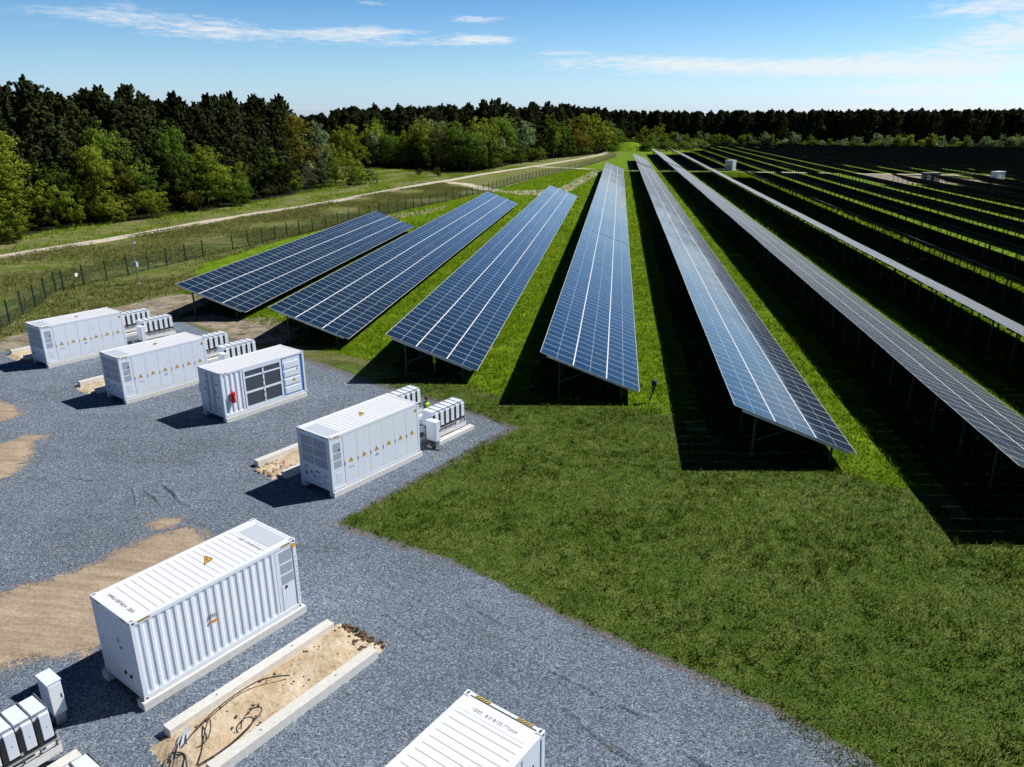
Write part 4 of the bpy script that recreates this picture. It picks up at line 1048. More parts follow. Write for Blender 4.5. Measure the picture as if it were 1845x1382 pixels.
def shade_strip(x, y0, y1, i):  # dark sheet beneath a row, painted shade deepening the table's cast shadow
    sheet('row_shade_sheet', [(x - PW * CT - .7, y0 + .5), (x - 1.2, y0 + .3), (x - 1.2, y1 - .3), (x - PW * CT - .7, y1 - .3)], .0062 + .0001 * (i % 2), M['row_shade'], .28, .7, 300 + i)
rows = [(-33.12, [(62.7, 122.4)]), (-20.78, [(55.4, 162.1)]), (-9.10, [(48.7, 106.5), (106.6, 179.8)]), (2.03, [(46.0, 107.0), (107.08, 194.0), (194.1, 289.0)]),
        (13.07, [(37.8, 107.0), (107.08, 194.0), (194.1, 289.5), (296.5, 372.4)]), (24.2, [(32.0, 107.0), (107.08, 194.0), (194.1, 289.5), (296.5, 448.0)]),
        (34.8, [(27.0, 107.0), (107.08, 194.0), (194.1, 289.5), (296.5, 446.0)]), (44.4, [(50, 107.0), (107.08, 194.0), (194.4, 262.0), (314, 480.0)])]
xx = 54.3
while len(rows) < 31:
    i = len(rows); end = 575 - max(0, xx - 120) * .62 - (60 if i < 9 else 0)
    st = max(20, 1.65 * xx - 25); seams = [st, 107.0, 194.0, 289.5, 372.0, end]
    if xx > 82 and xx < 122: gaps = (238, 290)
    else: gaps = (289.5, 295.5)
    segs = []
    edges = [st] + [e for e in (107.0, 194.0) if e > st + 12] + [gaps[0]]
    if st < gaps[0] - 12:
        for a, b in zip(edges, edges[1:]): segs.append((a + .08, b))
    st2 = max(gaps[1], st)
    if end > st2 + 12:
        if end - st2 > 110: segs += [(st2, (st2 + end) / 2), ((st2 + end) / 2 + .4, end)]
        else: segs.append((st2, end))
    if segs: rows.append((xx, segs))
    else: break
    xx += 10.15
for i, (x, segs) in enumerate(rows):
    fit = []
    for a, b in segs:
        if fit and a - fit[-1][1] < .8: a = fit[-1][1] + .035
        b = a + round((b - a) / (ML + GAP)) * (ML + GAP) + .004; fit.append((a, b))
    segs = fit
    for k, (a, b) in enumerate(segs): solar_table(i, k, x, a, b, len(segs) == 1)
    shade_strip(x, segs[0][0], segs[-1][1], i)

# kiosks among the rows
def kiosk(loc, rz, w, d, h, label, dark=False):
    k = thing('transformer_kiosk', label, 'kiosk', loc, rz)
    q = MB(); q.box(-w / 2, w / 2, -d / 2, d / 2, .15, h); q.build('wall', M['black'] if dark else M['white'], k, bevel=.03)
    q = MB(); q.box(-w / 2 - .12, w / 2 + .12, -d / 2 - .12, d / 2 + .12, h, h + .14); q.build('roof', M['grey'] if dark else M['roofwhite'], k)
    q = MB(); q.box(-w / 2 - .1, w / 2 + .1, -d / 2 - .1, d / 2 + .1, 0, .15); q.build('plinth', M['concrete'], k)
    for s in (-.27, .27):
        q = MB(); q.box(s * w - .16 * w, s * w + .16 * w, -d / 2 - .03, -d / 2 - .002, .3, h - .4); q.build('door', M['grey'] if dark else M['frost'], k)
    for z in (.9, 1.7):
        q = MB(); q.box(-w / 2 - .03, -w / 2 - .002, -d * .3, d * .3, z, z + .4); q.build('vent', M['louvre'], k)
kiosk((42.0, 301.5, 0), R(58), 3.1, 3.0, 3.6, 'small white transformer kiosk between the middle solar rows by the sandy cross path')
kiosk((93.3, 247.5, 0), R(12), 4.6, 2.2, 2.8, 'dark transformer kiosk in the sandy clearing among the right solar rows', True)
kiosk((112.0, 247.5, 0), R(40), 4.6, 1.8, 3.3, 'white container kiosk rising above the solar rows at the far right')

# ------------------------------------------------------------------ fence
FE = [(-52.4, 55.2), (-53.9, 58.9), (-55.4, 62.3), (-56.4, 65.2), (-57.8, 68.4), (-59.2, 71.7), (-59.0, 72.6), (-58.8, 75.6), (-58.1, 78.6), (-57.4, 81.6), (-57.1, 85.2), (-56.3, 88.0), (-55.8, 91.5), (-55.3, 95.0), (-53.9, 100.6), (-53.4, 104.3), (-52.5, 107.1), (-52.3, 111.1), (-51.7, 114.1), (-50.5, 116.2), (-49.9, 120.3)]
FE += [(-49.9 + (4.9) * t, 120.3 + 27.1 * t) for t in np.linspace(.15, 1, 7)]
far = [(-45.0, 147.4), (-41.8, 161.4), (-36.9, 179.6), (-33.5, 199.8), (-31.0, 224.4), (-27.1, 247.9), (-22.0, 273.4), (-12.4, 328.6), (-1.2, 409.6)]
for p, q in zip(far, far[1:]):
    n = int(math.dist(p, q) / 4.2) + 1
    FE += [(p[0] + (q[0] - p[0]) * k / n, p[1] + (q[1] - p[1]) * k / n) for k in range(1, n + 1)]
fence_s = [('green wire mesh fence, the stretch left of its corner nearest the containers', FE[:7]), ('green wire mesh fence, the stretch beside the camera mast running along the meadow', FE[6:28]), ('green wire mesh fence, the distant stretch towards the grassy mound', FE[27:])]
pm = MB(); pm.box(-.055, .055, -.055, .055, -.1, 2.3); PM = pm.mesh('post', M['postgreen'])
for lab, P in fence_s:
    root = thing('fence', lab, 'fence', (P[0][0], P[0][1], 0), 0, 'green wire mesh fence around the solar field')
    for p in P[:99]: link('post', PM, root, (p[0] - P[0][0], p[1] - P[0][1], 0))
    b = MB(); w = MB()
    for p, q in zip(P, P[1:]):
        a = (p[0] - P[0][0], p[1] - P[0][1]); c = (q[0] - P[0][0], q[1] - P[0][1]); L = math.dist(a, c)
        b.face([(*a, .05), (*c, .05), (*c, 2.0), (*a, 2.0)], None, [(0, 0), (L, 0), (L, 2), (0, 2)])
        for z in (.10, .55, 1.0, 1.45, 1.98): w.bar((*a, z), (*c, z), .018)
    b.build('wire_mesh', M['wire'], root); w.build('line_wire', M['postgreen'], root)
b = thing('fence_sign', 'tiny white notice hanging on the wire fence near its corner', 'sign', (-58.83, 74.6, 0))
q = MB(); q.box(.05, .08, -.22, .22, 1.2, 1.55); q.build('sign_plate', M['roofwhite'], b)

# ------------------------------------------------------------------ trees
def leaves(centres, radii, per, size, tones, rg, flat=.7):
    n = len(centres) * per
    c = np.repeat(centres, per, 0); r = np.repeat(radii, per)
    d = rg.normal(size=(n, 3)); d /= np.linalg.norm(d, axis=1)[:, None]
    rad = r * rg.random(n) ** (1 / 2.2)
    p = c + d * rad[:, None] * np.array([1, 1, flat])
    a = rg.normal(size=(n, 3)); a /= np.linalg.norm(a, axis=1)[:, None]
    b = np.cross(a, rg.normal(size=(n, 3))); b /= np.linalg.norm(b, axis=1)[:, None]
    s = size * rg.uniform(.6, 1.35, n)[:, None]
    v = np.stack([p + a * s, p - a * s * .5 + b * s * .6, p - a * s * .5 - b * s * .6], 1).reshape(-1, 3)
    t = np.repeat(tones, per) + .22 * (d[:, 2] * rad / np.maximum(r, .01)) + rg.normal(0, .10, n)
    cc = np.array([0, 0, .45]); g = p - cc; g /= np.maximum(np.linalg.norm(g, axis=1), 1e-4)[:, None]
    nv = d * .65 + g * .6 + np.array([0, 0, .15])
    return v, np.clip(np.repeat(t, 3), 0, 1), np.repeat(nv, 3, 0)
def crown_mesh(kind, seed, H=1.0, lod=1.0):
    rg = np.random.default_rng(seed); C = []; Rr = []; T = []
    if kind == 'pine':
        lean = rg.normal(0, .025, 2); ph = rg.random(4) * 6.28; n = 360
        pw = (.34, .74, .50, .62, .42, .85, .56, .38, .66)[seed % 9]; wd = (1.1, .85, 1.0, .9, 1.15, .8, 1.0, 1.2, .9)[seed % 9]
        for k in range(n):
            t = rg.random() ** .85; a = rg.random() * 6.28
            prof = .225 * wd * (1 - t) ** pw * min(1, .45 + 2.2 * t) * (1 + .22 * math.sin(2 * a + ph[0] + 5 * t) + .20 * math.sin(3 * a + ph[1] - 9 * t) + .12 * math.sin(14 * t + ph[2])) + .004
            q = rg.uniform(.35, 1.12) ** .6; L = prof * q; z = .10 + .90 * t + .25 * L - .01
            C.append((math.cos(a) * L + lean[0] * t, math.sin(a) * L + lean[1] * t, z)); Rr.append(rg.uniform(.016, .032) * (1.15 - .55 * t))
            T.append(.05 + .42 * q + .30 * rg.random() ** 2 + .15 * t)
        for k in range(24):   # ragged leading shoots
            a = rg.random() * 6.28; q = rg.uniform(.0, .11); zt = 1.0 - q * rg.uniform(.9, 1.9) + rg.uniform(-.03, .02)
            for m_ in range(4): C.append((lean[0] + math.cos(a) * (q + .004 * m_), lean[1] + math.sin(a) * (q + .004 * m_), zt + m_ * .011)); Rr.append(.0095 - .002 * m_); T.append(.5)
        per, size, flat = int(34 * lod + 1), .0105 / math.sqrt(lod), .95
    elif kind in ('broad', 'willow', 'shrub', 'weeping'):
        nl = {'broad': 17, 'willow': 13, 'shrub': 10, 'weeping': 17}[kind]; lobes = []
        for k in range(nl):
            if kind == 'broad': z = rg.uniform(.16, .84); rr = .27 * math.sin(math.pi * min(1, (z + .10) / 1.05)) ** .6; r = rg.uniform(.11, .19)
            elif kind == 'willow': z = rg.uniform(.12, .86); rr = .15 * math.sin(math.pi * min(1, z / 1.0)); r = rg.uniform(.09, .16)
            elif kind == 'weeping': z = rg.uniform(.2, .84); rr = .24; r = rg.uniform(.12, .18)
            else: z = rg.uniform(.18, .66); rr = .42 * (1 - z * .5); r = rg.uniform(.16, .30)
            a = rg.random() * 6.28; q = rg.random() ** .5
            lobes.append((math.cos(a) * rr * q, math.sin(a) * rr * q, z, r, rg.uniform(-.12, .12)))
        for (x, y, z, r, tt) in lobes:
            nc = 15 if kind != 'shrub' else 13
            for k in range(nc):
                d = rg.normal(size=3); d /= np.linalg.norm(d); q = r * rg.uniform(.55, 1.12)
                zz = z + d[2] * q
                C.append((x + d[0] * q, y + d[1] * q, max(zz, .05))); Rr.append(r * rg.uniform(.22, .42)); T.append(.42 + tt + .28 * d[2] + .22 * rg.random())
        if kind == 'weeping':
            for k in range(60):
                a = rg.random() * 6.28; rr = .27 + .06 * rg.random()
                for z in np.arange(.15 + .3 * rg.random(), .6, .07): C.append((math.cos(a) * rr, math.sin(a) * rr, z)); Rr.append(.035); T.append(.5)
        per, size, flat = int((40 if kind != 'shrub' else 46) * lod), (.0120 if kind != 'shrub' else .020) / math.sqrt(lod), .85
        if kind == 'weeping': per = int(per * .7)
    return leaves(np.array(C), np.array(Rr), per, size, np.array(T), rg, flat)
def trunk(kind, seed, lod=1):
    rg = random.Random(seed); b = MB(); top = .93 if kind == 'pine' else .55
    r0 = .0125 if kind != 'shrub' else .02
    pts = [(rg.gauss(0, .004) * (k > 0), rg.gauss(0, .004) * (k > 0), top * k / 6 - (.01 if k == 0 else 0)) for k in range(7)]
    b.tube(pts, [r0 * (1.25 if k == 0 else 1 - .85 * k / 6.5) for k in range(7)], 7 if lod >= 1 else 4)
    n = 0 if lod < .5 else 9
    for k in range(n):
        z = (.30 if kind != 'shrub' else .08) + .5 * k / n * (top if kind == 'pine' else .8); a = rg.random() * 6.28; L = .12 if kind == 'pine' else .22
        b.tube([(0, 0, z), (math.cos(a) * L * .5, math.sin(a) * L * .5, z + L * .35), (math.cos(a) * L, math.sin(a) * L, z + L * .9)], [r0 * .45, r0 * .3, r0 * .1], 5)
    return b
PROTO = {}
def proto_tree(kind, mat, seed, lod=1.0):
    key = (kind, mat, seed, lod)
    if key not in PROTO:
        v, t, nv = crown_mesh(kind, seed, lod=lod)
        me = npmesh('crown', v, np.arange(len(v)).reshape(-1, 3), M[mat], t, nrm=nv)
        PROTO[key] = (me, trunk(kind, seed, lod).mesh('trunk', M['birch' if mat == 'willow' else 'bark'], smooth=True))
    return PROTO[key]
def tree(name, kind, mat, seed, lod, x, y, h, w, label, cat, group=None):
    c, t = proto_tree(kind, mat, seed, lod)
    root = thing(name, label, cat, (x, y, 0), random.random() * 6.28, group)
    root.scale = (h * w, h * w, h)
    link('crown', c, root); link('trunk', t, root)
    return root
# notable trees and bushes: x, y, height, width factor, kind, material, name, label
NOTE = [
 (-96.0, 104.0, 17.0, 1.35, 'broad', 'broad', 'broadleaf_tree', 'tall bright green broadleaf tree at the left edge of the forest'),
 (-93.6, 98.5, 11.0, 1.4, 'broad', 'broad', 'broadleaf_tree', 'rounded green tree in front of the tall green one at the left edge'),
 (-91.8, 103.5, 6.0, 1.3, 'shrub', 'broad', 'bush', 'spreading bush at the left edge of the forest, by the path verge'),
 (-95.0, 118.5, 8.6, 1.05, 'shrub', 'broad', 'bush', 'tall yellow-green bush second from the left under the dark pines'),
 (-93.0, 126.0, 14.0, .85, 'broad', 'broad', 'broadleaf_tree', 'slim yellow-green tree rising among the dark pines on the left'),
 (-93.0, 129.5, 6.8, 1.3, 'shrub', 'autumn', 'bush', 'dull olive-brown bush at the foot of the left forest'),
 (-90.2, 126.5, 5.0, 1.3, 'shrub', 'broad', 'bush', 'low green bush between two larger bushes at the left forest foot'),
 (-87.6, 134.3, 6.2, 1.25, 'shrub', 'broad', 'bush', 'light green bush standing forward of the left forest, right of the brown one'),
 (-90.5, 146.5, 17.0, .8, 'broad', 'lush', 'broadleaf_tree', 'bluish green tree among the dark pines, left of the large broadleaf tree'),
 (-85.5, 152.0, 12.8, 1.45, 'broad', 'broad', 'broadleaf_tree', 'large spreading light green tree in front of the pines'),
 (-82.7, 157.5, 7.2, 1.2, 'shrub', 'lush', 'bush', 'dark green bush right of the large spreading tree'),
 (-86.2, 147.0, 4.8, .9, 'shrub', 'autumn', 'bush', 'small reddish brown bush left of the large spreading tree'),
 (-84.5, 196.5, 20.0, 1.05, 'broad', 'autumn', 'broadleaf_tree', 'tall yellow-brown tree at the right end of the left forest'),
 (-81.0, 204.0, 18.0, .95, 'willow', 'willow', 'pale_tree', 'pale green tree at the right end of the left forest'),
 (-79.0, 210.0, 12.5, 1.15, 'broad', 'broad', 'broadleaf_tree', 'yellow-green tree with a dark forked trunk at the end of the left forest'),
 (-80.0, 224.0, 17.0, 1.0, 'broad', 'broad', 'broadleaf_tree', 'light green tree behind the forked one beside the green field'),
 (-84.0, 214.0, 16.0, .9, 'willow', 'willow', 'pale_tree', 'silvery slender tree behind the forked yellow-green one'),
 (-74.5, 216.5, 8.0, 1.0, 'shrub', 'broad', 'bush', 'golden green bush right of the forked tree'),
 (-73.2, 208.5, 5.6, .8, 'shrub', 'lush', 'bush', 'dark green bush below the forked tree'),
 (-72.5, 222.0, 5.2, .9, 'shrub', 'willow', 'bush', 'small silvery bush alone in the meadow beyond the forked tree'),
 (-66.0, 252.5, 3.0, .85, 'shrub', 'pine', 'bush', 'tiny dark conifer bush in the meadow by the path'),
 (-59.8, 253.5, 3.6, 1.0, 'shrub', 'autumn', 'bush', 'small brownish bush in the meadow by the path fork'),
 (-104.0, 312.0, 13.0, 1.2, 'broad', 'pine', 'broadleaf_tree', 'dark tree at the left end of the middle wood'),
 (-97.9, 306.0, 14.5, .9, 'willow', 'willow', 'pale_tree', 'pale pointed birch at the left end of the middle wood'),
 (-91.5, 303.0, 13.0, 1.2, 'broad', 'lush', 'broadleaf_tree', 'rounded deep green tree second in the middle wood'),
 (-86.5, 298.0, 12.0, 1.2, 'broad', 'lush', 'broadleaf_tree', 'broad dark green tree between two pale birches in the middle wood'),
 (-82.0, 301.0, 16.5, 1.0, 'broad', 'broad', 'broadleaf_tree', 'light green tree in the left half of the middle wood'),
 (-76.5, 300.0, 19.0, .9, 'broad', 'broad', 'broadleaf_tree', 'tall yellow-green tree near the centre of the middle wood'),
 (-73.0, 290.5, 9.5, 1.0, 'willow', 'lush', 'pale_tree', 'slim green tree at the front of the middle wood'),
 (-69.5, 296.0, 17.0, .95, 'broad', 'autumn', 'broadleaf_tree', 'tall tree with brownish young leaves in the middle wood'),
 (-65.5, 289.5, 15.0, .95, 'willow', 'willow', 'pale_tree', 'silvery green birch at the centre of the middle wood'),
 (-61.5, 287.0, 18.0, .95, 'broad', 'lush', 'broadleaf_tree', 'tall fresh green tree right of the silvery birch in the middle wood'),
 (-53.8, 279.5, 15.0, 1.35, 'weeping', 'lush', 'broadleaf_tree', 'large dense weeping tree at the front right of the middle wood'),
 (-57.5, 283.5, 13.5, 1.25, 'broad', 'pine', 'broadleaf_tree', 'dark dense tree just left of the weeping one'),
 (-48.5, 290.0, 13.5, 1.0, 'broad', 'pine', 'broadleaf_tree', 'dark tree just right of the weeping one'),
 (-55.0, 305.0, 19.5, 1.0, 'broad', 'broad', 'broadleaf_tree', 'tall yellow-green tree behind the weeping one'),
 (-48.0, 318.0, 20.0, 1.0, 'broad', 'lush', 'broadleaf_tree', 'tall grey-green tree at the edge of the dark pines'),
 (-42.3, 360.0, 6.6, 1.5, 'shrub', 'broad', 'bush', 'bright yellow-green bush by the far path, left of its twin'),
 (-36.5, 357.0, 7.4, 1.4, 'shrub', 'broad', 'bush', 'bright yellow-green bush by the far path, right of its twin'),
 (-39.0, 382.0, 12.0, 1.1, 'broad', 'pine', 'broadleaf_tree', 'dark tree behind the two bright bushes'),
 (-32.5, 390.0, 16.5, 1.1, 'willow', 'lush', 'pale_tree', 'bluish green tree right of the two bright bushes'),
 (-34.0, 402.0, 21.5, .9, 'broad', 'broad', 'broadleaf_tree', 'tall light green tree at the left of the yellowish grove'),
 (-25.0, 412.0, 20.5, 1.15, 'broad', 'autumn', 'broadleaf_tree', 'big brownish yellow tree in the grove by the far path'),
 (-19.5, 425.0, 12.0, 1.2, 'broad', 'autumn', 'broadleaf_tree', 'lower brownish tree in front of the yellowish grove'),
 (-19.0, 440.0, 22.5, 1.15, 'broad', 'broad', 'broadleaf_tree', 'big olive green tree in the middle of the yellowish grove'),
 (-12.5, 452.0, 22.0, 1.1, 'broad', 'broad', 'broadleaf_tree', 'big bright green tree at the right of the yellowish grove'),
 (-6.0, 470.0, 19.0, 1.1, 'broad', 'lush', 'broadleaf_tree', 'green tree where the far path vanishes'),
 (-2.0, 488.0, 14.0, 1.3, 'broad', 'lush', 'broadleaf_tree', 'rounded green tree left of the grassy mound'),
 (-4.0, 462.0, 5.5, 1.3, 'shrub', 'lush', 'bush', 'round green bush in front of the grassy mound'),
 (16.0, 540.0, 15.0, 1.1, 'broad', 'broad', 'broadleaf_tree', 'light green tree behind the grassy mound'),
 (28.0, 590.0, 17.0, 1.0, 'broad', 'broad', 'broadleaf_tree', 'lone yellow-green tree against the far pines'),
]
for i, (x, y, h, w, kind, mat, nm_, lab) in enumerate(NOTE):
    tree(nm_, kind, mat, 100 + (i * 7) % 4, 1.0 if y < 230 else .5, x, y, h, w, lab, 'bush' if nm_ == 'bush' else 'tree')
rg = random.Random(21)
# left forest of pines
def ok_left(x, y):
    edge = np.interp(y, [60, 101, 110, 120, 128, 139, 152, 164, 182, 194, 400], [-96, -96, -97, -99, -97, -93, -90, -86, -83, -84, -160])
    return x < edge - .5 and x < (-.437 * y if y > 188 else 0) 
pts = []
for t in np.linspace(0, 1, 34):
    y = 88 + 108 * t; edge = np.interp(y, [60, 101, 110, 120, 128, 139, 152, 164, 182, 194, 400], [-96, -96, -97, -99, -97, -93, -90, -86, -83, -84, -160])
    pts.append((edge - 1.5 - 2.2 * rg.random(), y + rg.uniform(-1, 1)))
while len(pts) < 150:
    y = rg.uniform(92, 250); x = rg.uniform(-205, -84)
    if not ok_left(x, y) or x < -.98 * y: continue
    if min((x - a) ** 2 + (y - b) ** 2 for a, b in pts) < 15: continue
    pts.append((x, y))
for i, (x, y) in enumerate(pts):
    hh = rg.uniform(19.5, 24.5) if i >= 34 else rg.uniform(16.5, 23.5)
    tree('pine_tree', 'pine', 'pine', i % 9, 1.0, x, y, hh, rg.uniform(.95, 1.35), 'tall dark pine packed among others in the left forest', 'pine tree', 'pines of the left forest')
for i, (x, y, h) in enumerate([(-100, 113, 13), (-97.5, 122, 11), (-95, 136, 13.5), (-92, 140, 11), (-88, 158, 12.5), (-86, 166, 10), (-87.5, 178, 15), (-86, 187, 17), (-93, 133, 17), (-101, 108, 15)]):
    tree('broadleaf_tree', 'broad', ('broad', 'lush', 'autumn', 'lush', 'broad')[i % 5], 100 + i % 4, 1.0, x, y, h, 1.0, 'slim leafy tree squeezed between the pines at the front of the left forest', 'tree', 'leafy trees inside the left forest')
# undergrowth at the foot of the left forest
for i in range(26):
    y = 92 + 104 * (i + rg.random()) / 26; edge = np.interp(y, [60, 101, 110, 120, 128, 139, 152, 164, 182, 194, 400], [-96, -96, -97, -99, -97, -93, -90, -86, -83, -84, -160])
    tree('bush', 'shrub', rg.choice(['pine', 'lush', 'pine', 'autumn']), 100 + i % 4, .5, edge + rg.uniform(-2, .8), y, rg.uniform(2.5, 5), rg.uniform(1, 1.4), 'low dark undergrowth bush in the shade at the foot of the left forest', 'bush', 'undergrowth bushes of the left forest')
for i in range(46):
    x = rg.uniform(-108, -2); base = np.interp(x, [-150, -105, -78, -52, -46, -40, -30, -18, -8, 8], [335, 312, 295, 281, 316, 366, 396, 432, 470, 540])
    tree('bush', 'shrub', rg.choice(['pine', 'lush', 'lush', 'pine', 'autumn']), 100 + i % 4, .4, x, base + rg.uniform(2, 8), rg.uniform(4, 8), rg.uniform(1, 1.5), 'dark undergrowth bush at the foot of the middle wood', 'bush', 'undergrowth bushes of the middle wood')
for i in range(40):
    x = rg.uniform(-104, -4); base = np.interp(x, [-150, -105, -78, -52, -46, -40, -30, -18, -8, 8], [340, 318, 300, 290, 325, 375, 402, 440, 474, 545])
    k = rg.choice(['broad', 'broad', 'willow'])
    tree('broadleaf_tree' if k == 'broad' else 'pale_tree', k, rg.choice(['broad', 'lush', 'lush', 'willow', 'willow', 'broad']), 100 + i % 4, .4, x, base + rg.uniform(0, 22), rg.uniform(13, 19), rg.uniform(.95, 1.25), 'spring green tree within the crowd of the middle wood', 'tree', 'leafy trees inside the middle wood')
# pines of the middle wood
mid = []
while len(mid) < 100:
    x = rg.uniform(-150, 6); y = rg.uniform(305, 520)
    base = np.interp(x, [-150, -105, -78, -52, -46, -40, -30, -18, -8, 8], [340, 318, 308, 296, 325, 380, 408, 448, 478, 560])
    if y < base or y > base + 95 or x < -.42 * y: continue
    if min([(x - a) ** 2 + (y - b) ** 2 for a, b in mid] + [99]) < 22: continue
    mid.append((x, y))
for i, (x, y) in enumerate(mid):
    px = 922.5 + 1346.5 * math.tan(math.atan2(x, y) + R(7.77)); top = np.interp(px, [560, 620, 750, 850, 900, 1000, 1060, 1110, 1200], [207, 205, 197, 189, 186, 190, 197, 203, 203])
    h = 17.3 + (219.5 - top) / 1346.5 * (y * 1.0) + rg.uniform(-3.2, .3)
    tree('pine_tree', 'pine', 'pine', (i * 5) % 9, .4, x, y, h, rg.uniform(.95, 1.3), 'dark pine crowding the hill of the middle wood', 'pine tree', 'pines of the middle wood')
# far pine belt, front trunks as individuals
far_p = []
for i in range(120):
    t = (i + rg.random()) / 120; x = -2 + 330 * t; y = np.interp(x, [-10, 20, 160, 260, 340], [610, 622, 606, 574, 545]) + rg.uniform(0, 10)
    tree('pine_tree', 'pine', 'pine', (i * 4) % 9, .25, x, y, rg.uniform(21, 25.5), rg.uniform(.8, 1.15), 'dark pine in the front line of the far pine belt behind the solar field', 'pine tree', 'pines of the far belt')
# the mass behind, uncountable
def mass(name, poly, n, h0, h1, seed, label):
    r = np.random.default_rng(seed); V = []; T = []; NV = []
    P = [np.array(p) for p in poly]; k = 0
    vs = [crown_mesh('pine', s, lod=.10) for s in range(5)]
    for k in range(n):
        a, b = r.random(), r.random(); p = (P[0] * (1 - a) + P[1] * a) * (1 - b) + (P[3] * (1 - a) + P[2] * a) * b
        v, t, nv = vs[k % 5]; h = r.uniform(h0, h1); w = h * r.uniform(.9, 1.5); an = r.random() * 6.28
        rot = np.array([[math.cos(an), -math.sin(an)], [math.sin(an), math.cos(an)]])
        q = np.empty_like(v); q[:, :2] = (v[:, :2] @ rot.T) * w + p; q[:, 2] = v[:, 2] * h; V.append(q); T.append(t * r.uniform(.5, 1)); m_n = nv.copy(); m_n[:, :2] = nv[:, :2] @ rot.T; NV.append(m_n)
    V = np.concatenate(V); o = link(name, npmesh(name, V, np.arange(len(V)).reshape(-1, 3), M['pine'], np.concatenate(T), nrm=np.concatenate(NV)))
    return prop(o, label, 'forest', kind='stuff')
mass('far_forest', [(-10, 622), (340, 560), (420, 640), (-10, 740)], 420, 21, 25.5, 31, 'dense dark pine forest closing the view behind the right solar rows')
mass('far_forest', [(-140, 400), (10, 585), (0, 680), (-220, 560)], 260, 20, 26, 34, 'dark pine mass on the hill behind the middle wood')
mass('far_forest', [(-760, 900), (-60, 980), (-40, 1060), (-780, 1000)], 380, 20, 26, 32, 'distant pine forest on the horizon between the left and middle woods')
mass('far_forest', [(-210, 150), (-120, 262), (-170, 330), (-330, 200)], 190, 16, 21, 33, 'deep interior of the left pine forest behind its front trees')
# pale willows and bushes before the far belt
rg = random.Random(44)
for i in range(120):
    t = (i + rg.random()) / 120; x = 20 + 250 * t; y = np.interp(x, [14, 72, 136, 195, 235, 280], [560, 590, 540, 516, 502, 480]) + rg.uniform(-4, 8)
    big = rg.random() < .45
    k = rg.choice(['willow', 'shrub', 'broad']); mt = rg.choice(['willow', 'willow', 'lush', 'broad'])
    tree('pale_tree' if k != 'shrub' else 'bush', k, mt, 100 + i % 4, .25, x, y, rg.uniform(7, 11) if k != 'shrub' else rg.uniform(5, 7.5), rg.uniform(1.1, 1.5) if k != 'shrub' else rg.uniform(1, 1.4),
         'small pale green tree in the line between the solar field and the far pines' if k != 'shrub' else 'low pale bush in the line between the solar field and the far pines', 'tree' if k != 'shrub' else 'bush',
         'pale trees before the far pines' if k != 'shrub' else 'pale bushes before the far pines')
for i in range(26):
    x = 14 + 46 * rg.random(); y = 470 + (x - 14) * .9 + rg.uniform(8, 46)
    tree('bush', 'shrub', rg.choice(['lush', 'lush', 'broad', 'willow']), 100 + i % 4, .25, x, y, rg.uniform(4, 7), rg.uniform(1, 1.4), 'green bush in the thicket right of the grassy mound', 'bush', 'thicket bushes right of the mound')
for i in range(12):
    x = -14 + 26 * rg.random(); y = rg.uniform(512, 560)
    tree('bush', 'shrub', rg.choice(['lush', 'lush', 'broad']), 100 + i % 4, .25, x, y, rg.uniform(6, 9), rg.uniform(1, 1.4), 'green bush in the thicket behind the grassy mound', 'bush', 'thicket bushes behind the mound')

# ------------------------------------------------------------------ grass blades
def tufts(name, region, n, box, h, w, mat, blades, seed, label, clump=1.0, avoid=(), keep=None, spread=.10, lay=1.0):
    r = np.random.default_rng(seed); x = r.uniform(box[0], box[1], n); y = r.uniform(box[2], box[3], n)
    m = inside(x, y, region)
    for a in avoid: m &= ~inside(x, y, a)
    m &= (x < .60 * y + 6) & (x > -.98 * y - 5)
    if keep is not None: m &= keep(x, y, r)
    x, y = x[m], y[m]; k = len(x)
    # patchy height and tone
    nx, ny = 96, 96; G = sum((r.random((q, q)).repeat(96 // q, 0).repeat(96 // q, 1) - .5) * wq for q, wq in ((6, .5), (12, .7), (24, 1.), (48, 1.), (96, 1.1)))
    per = 24.0; gx = (x / per * 96); gy = (y / per * 96); i0 = np.floor(gx).astype(int); j0 = np.floor(gy).astype(int); fx = gx - i0; fy = gy - j0
    gg = lambda i, j: G[i % 96, j % 96]
    f = (gg(i0, j0) * (1 - fx) * (1 - fy) + gg(i0 + 1, j0) * fx * (1 - fy) + gg(i0, j0 + 1) * (1 - fx) * fy + gg(i0 + 1, j0 + 1) * fx * fy) * .95
    hh = h * (1 + .45 * f) * r.uniform(.6, 1.4, k); tn = np.clip(.45 + .30 * f + r.normal(0, .22, k), 0, 1)
    X = np.repeat(x, blades) + r.normal(0, spread, k * blades); Y = np.repeat(y, blades) + r.normal(0, spread, k * blades)
    a = r.random(k * blades) * 6.28; H = np.repeat(hh, blades) * r.uniform(.6, 1.2, k * blades); ln = H * r.uniform(.2, 1.0, k * blades) * lay; b = r.random(k * blades) * 6.28
    dx, dy = np.cos(a) * w / 2, np.sin(a) * w / 2
    z = np.full_like(X, .005)
    V = np.stack([np.stack([X - dx, Y - dy, z], -1), np.stack([X + dx, Y + dy, z], -1), np.stack([X + np.cos(b) * ln, Y + np.sin(b) * ln, H], -1)], 1).reshape(-1, 3)
    T = np.repeat(np.clip(np.repeat(tn, blades) + r.normal(0, .12, k * blades), 0, 1), 3)
    o = link(name, npmesh(name, V, np.arange(len(V)).reshape(-1, 3), mat, T)); return prop(o, label, 'grass', kind='stuff')
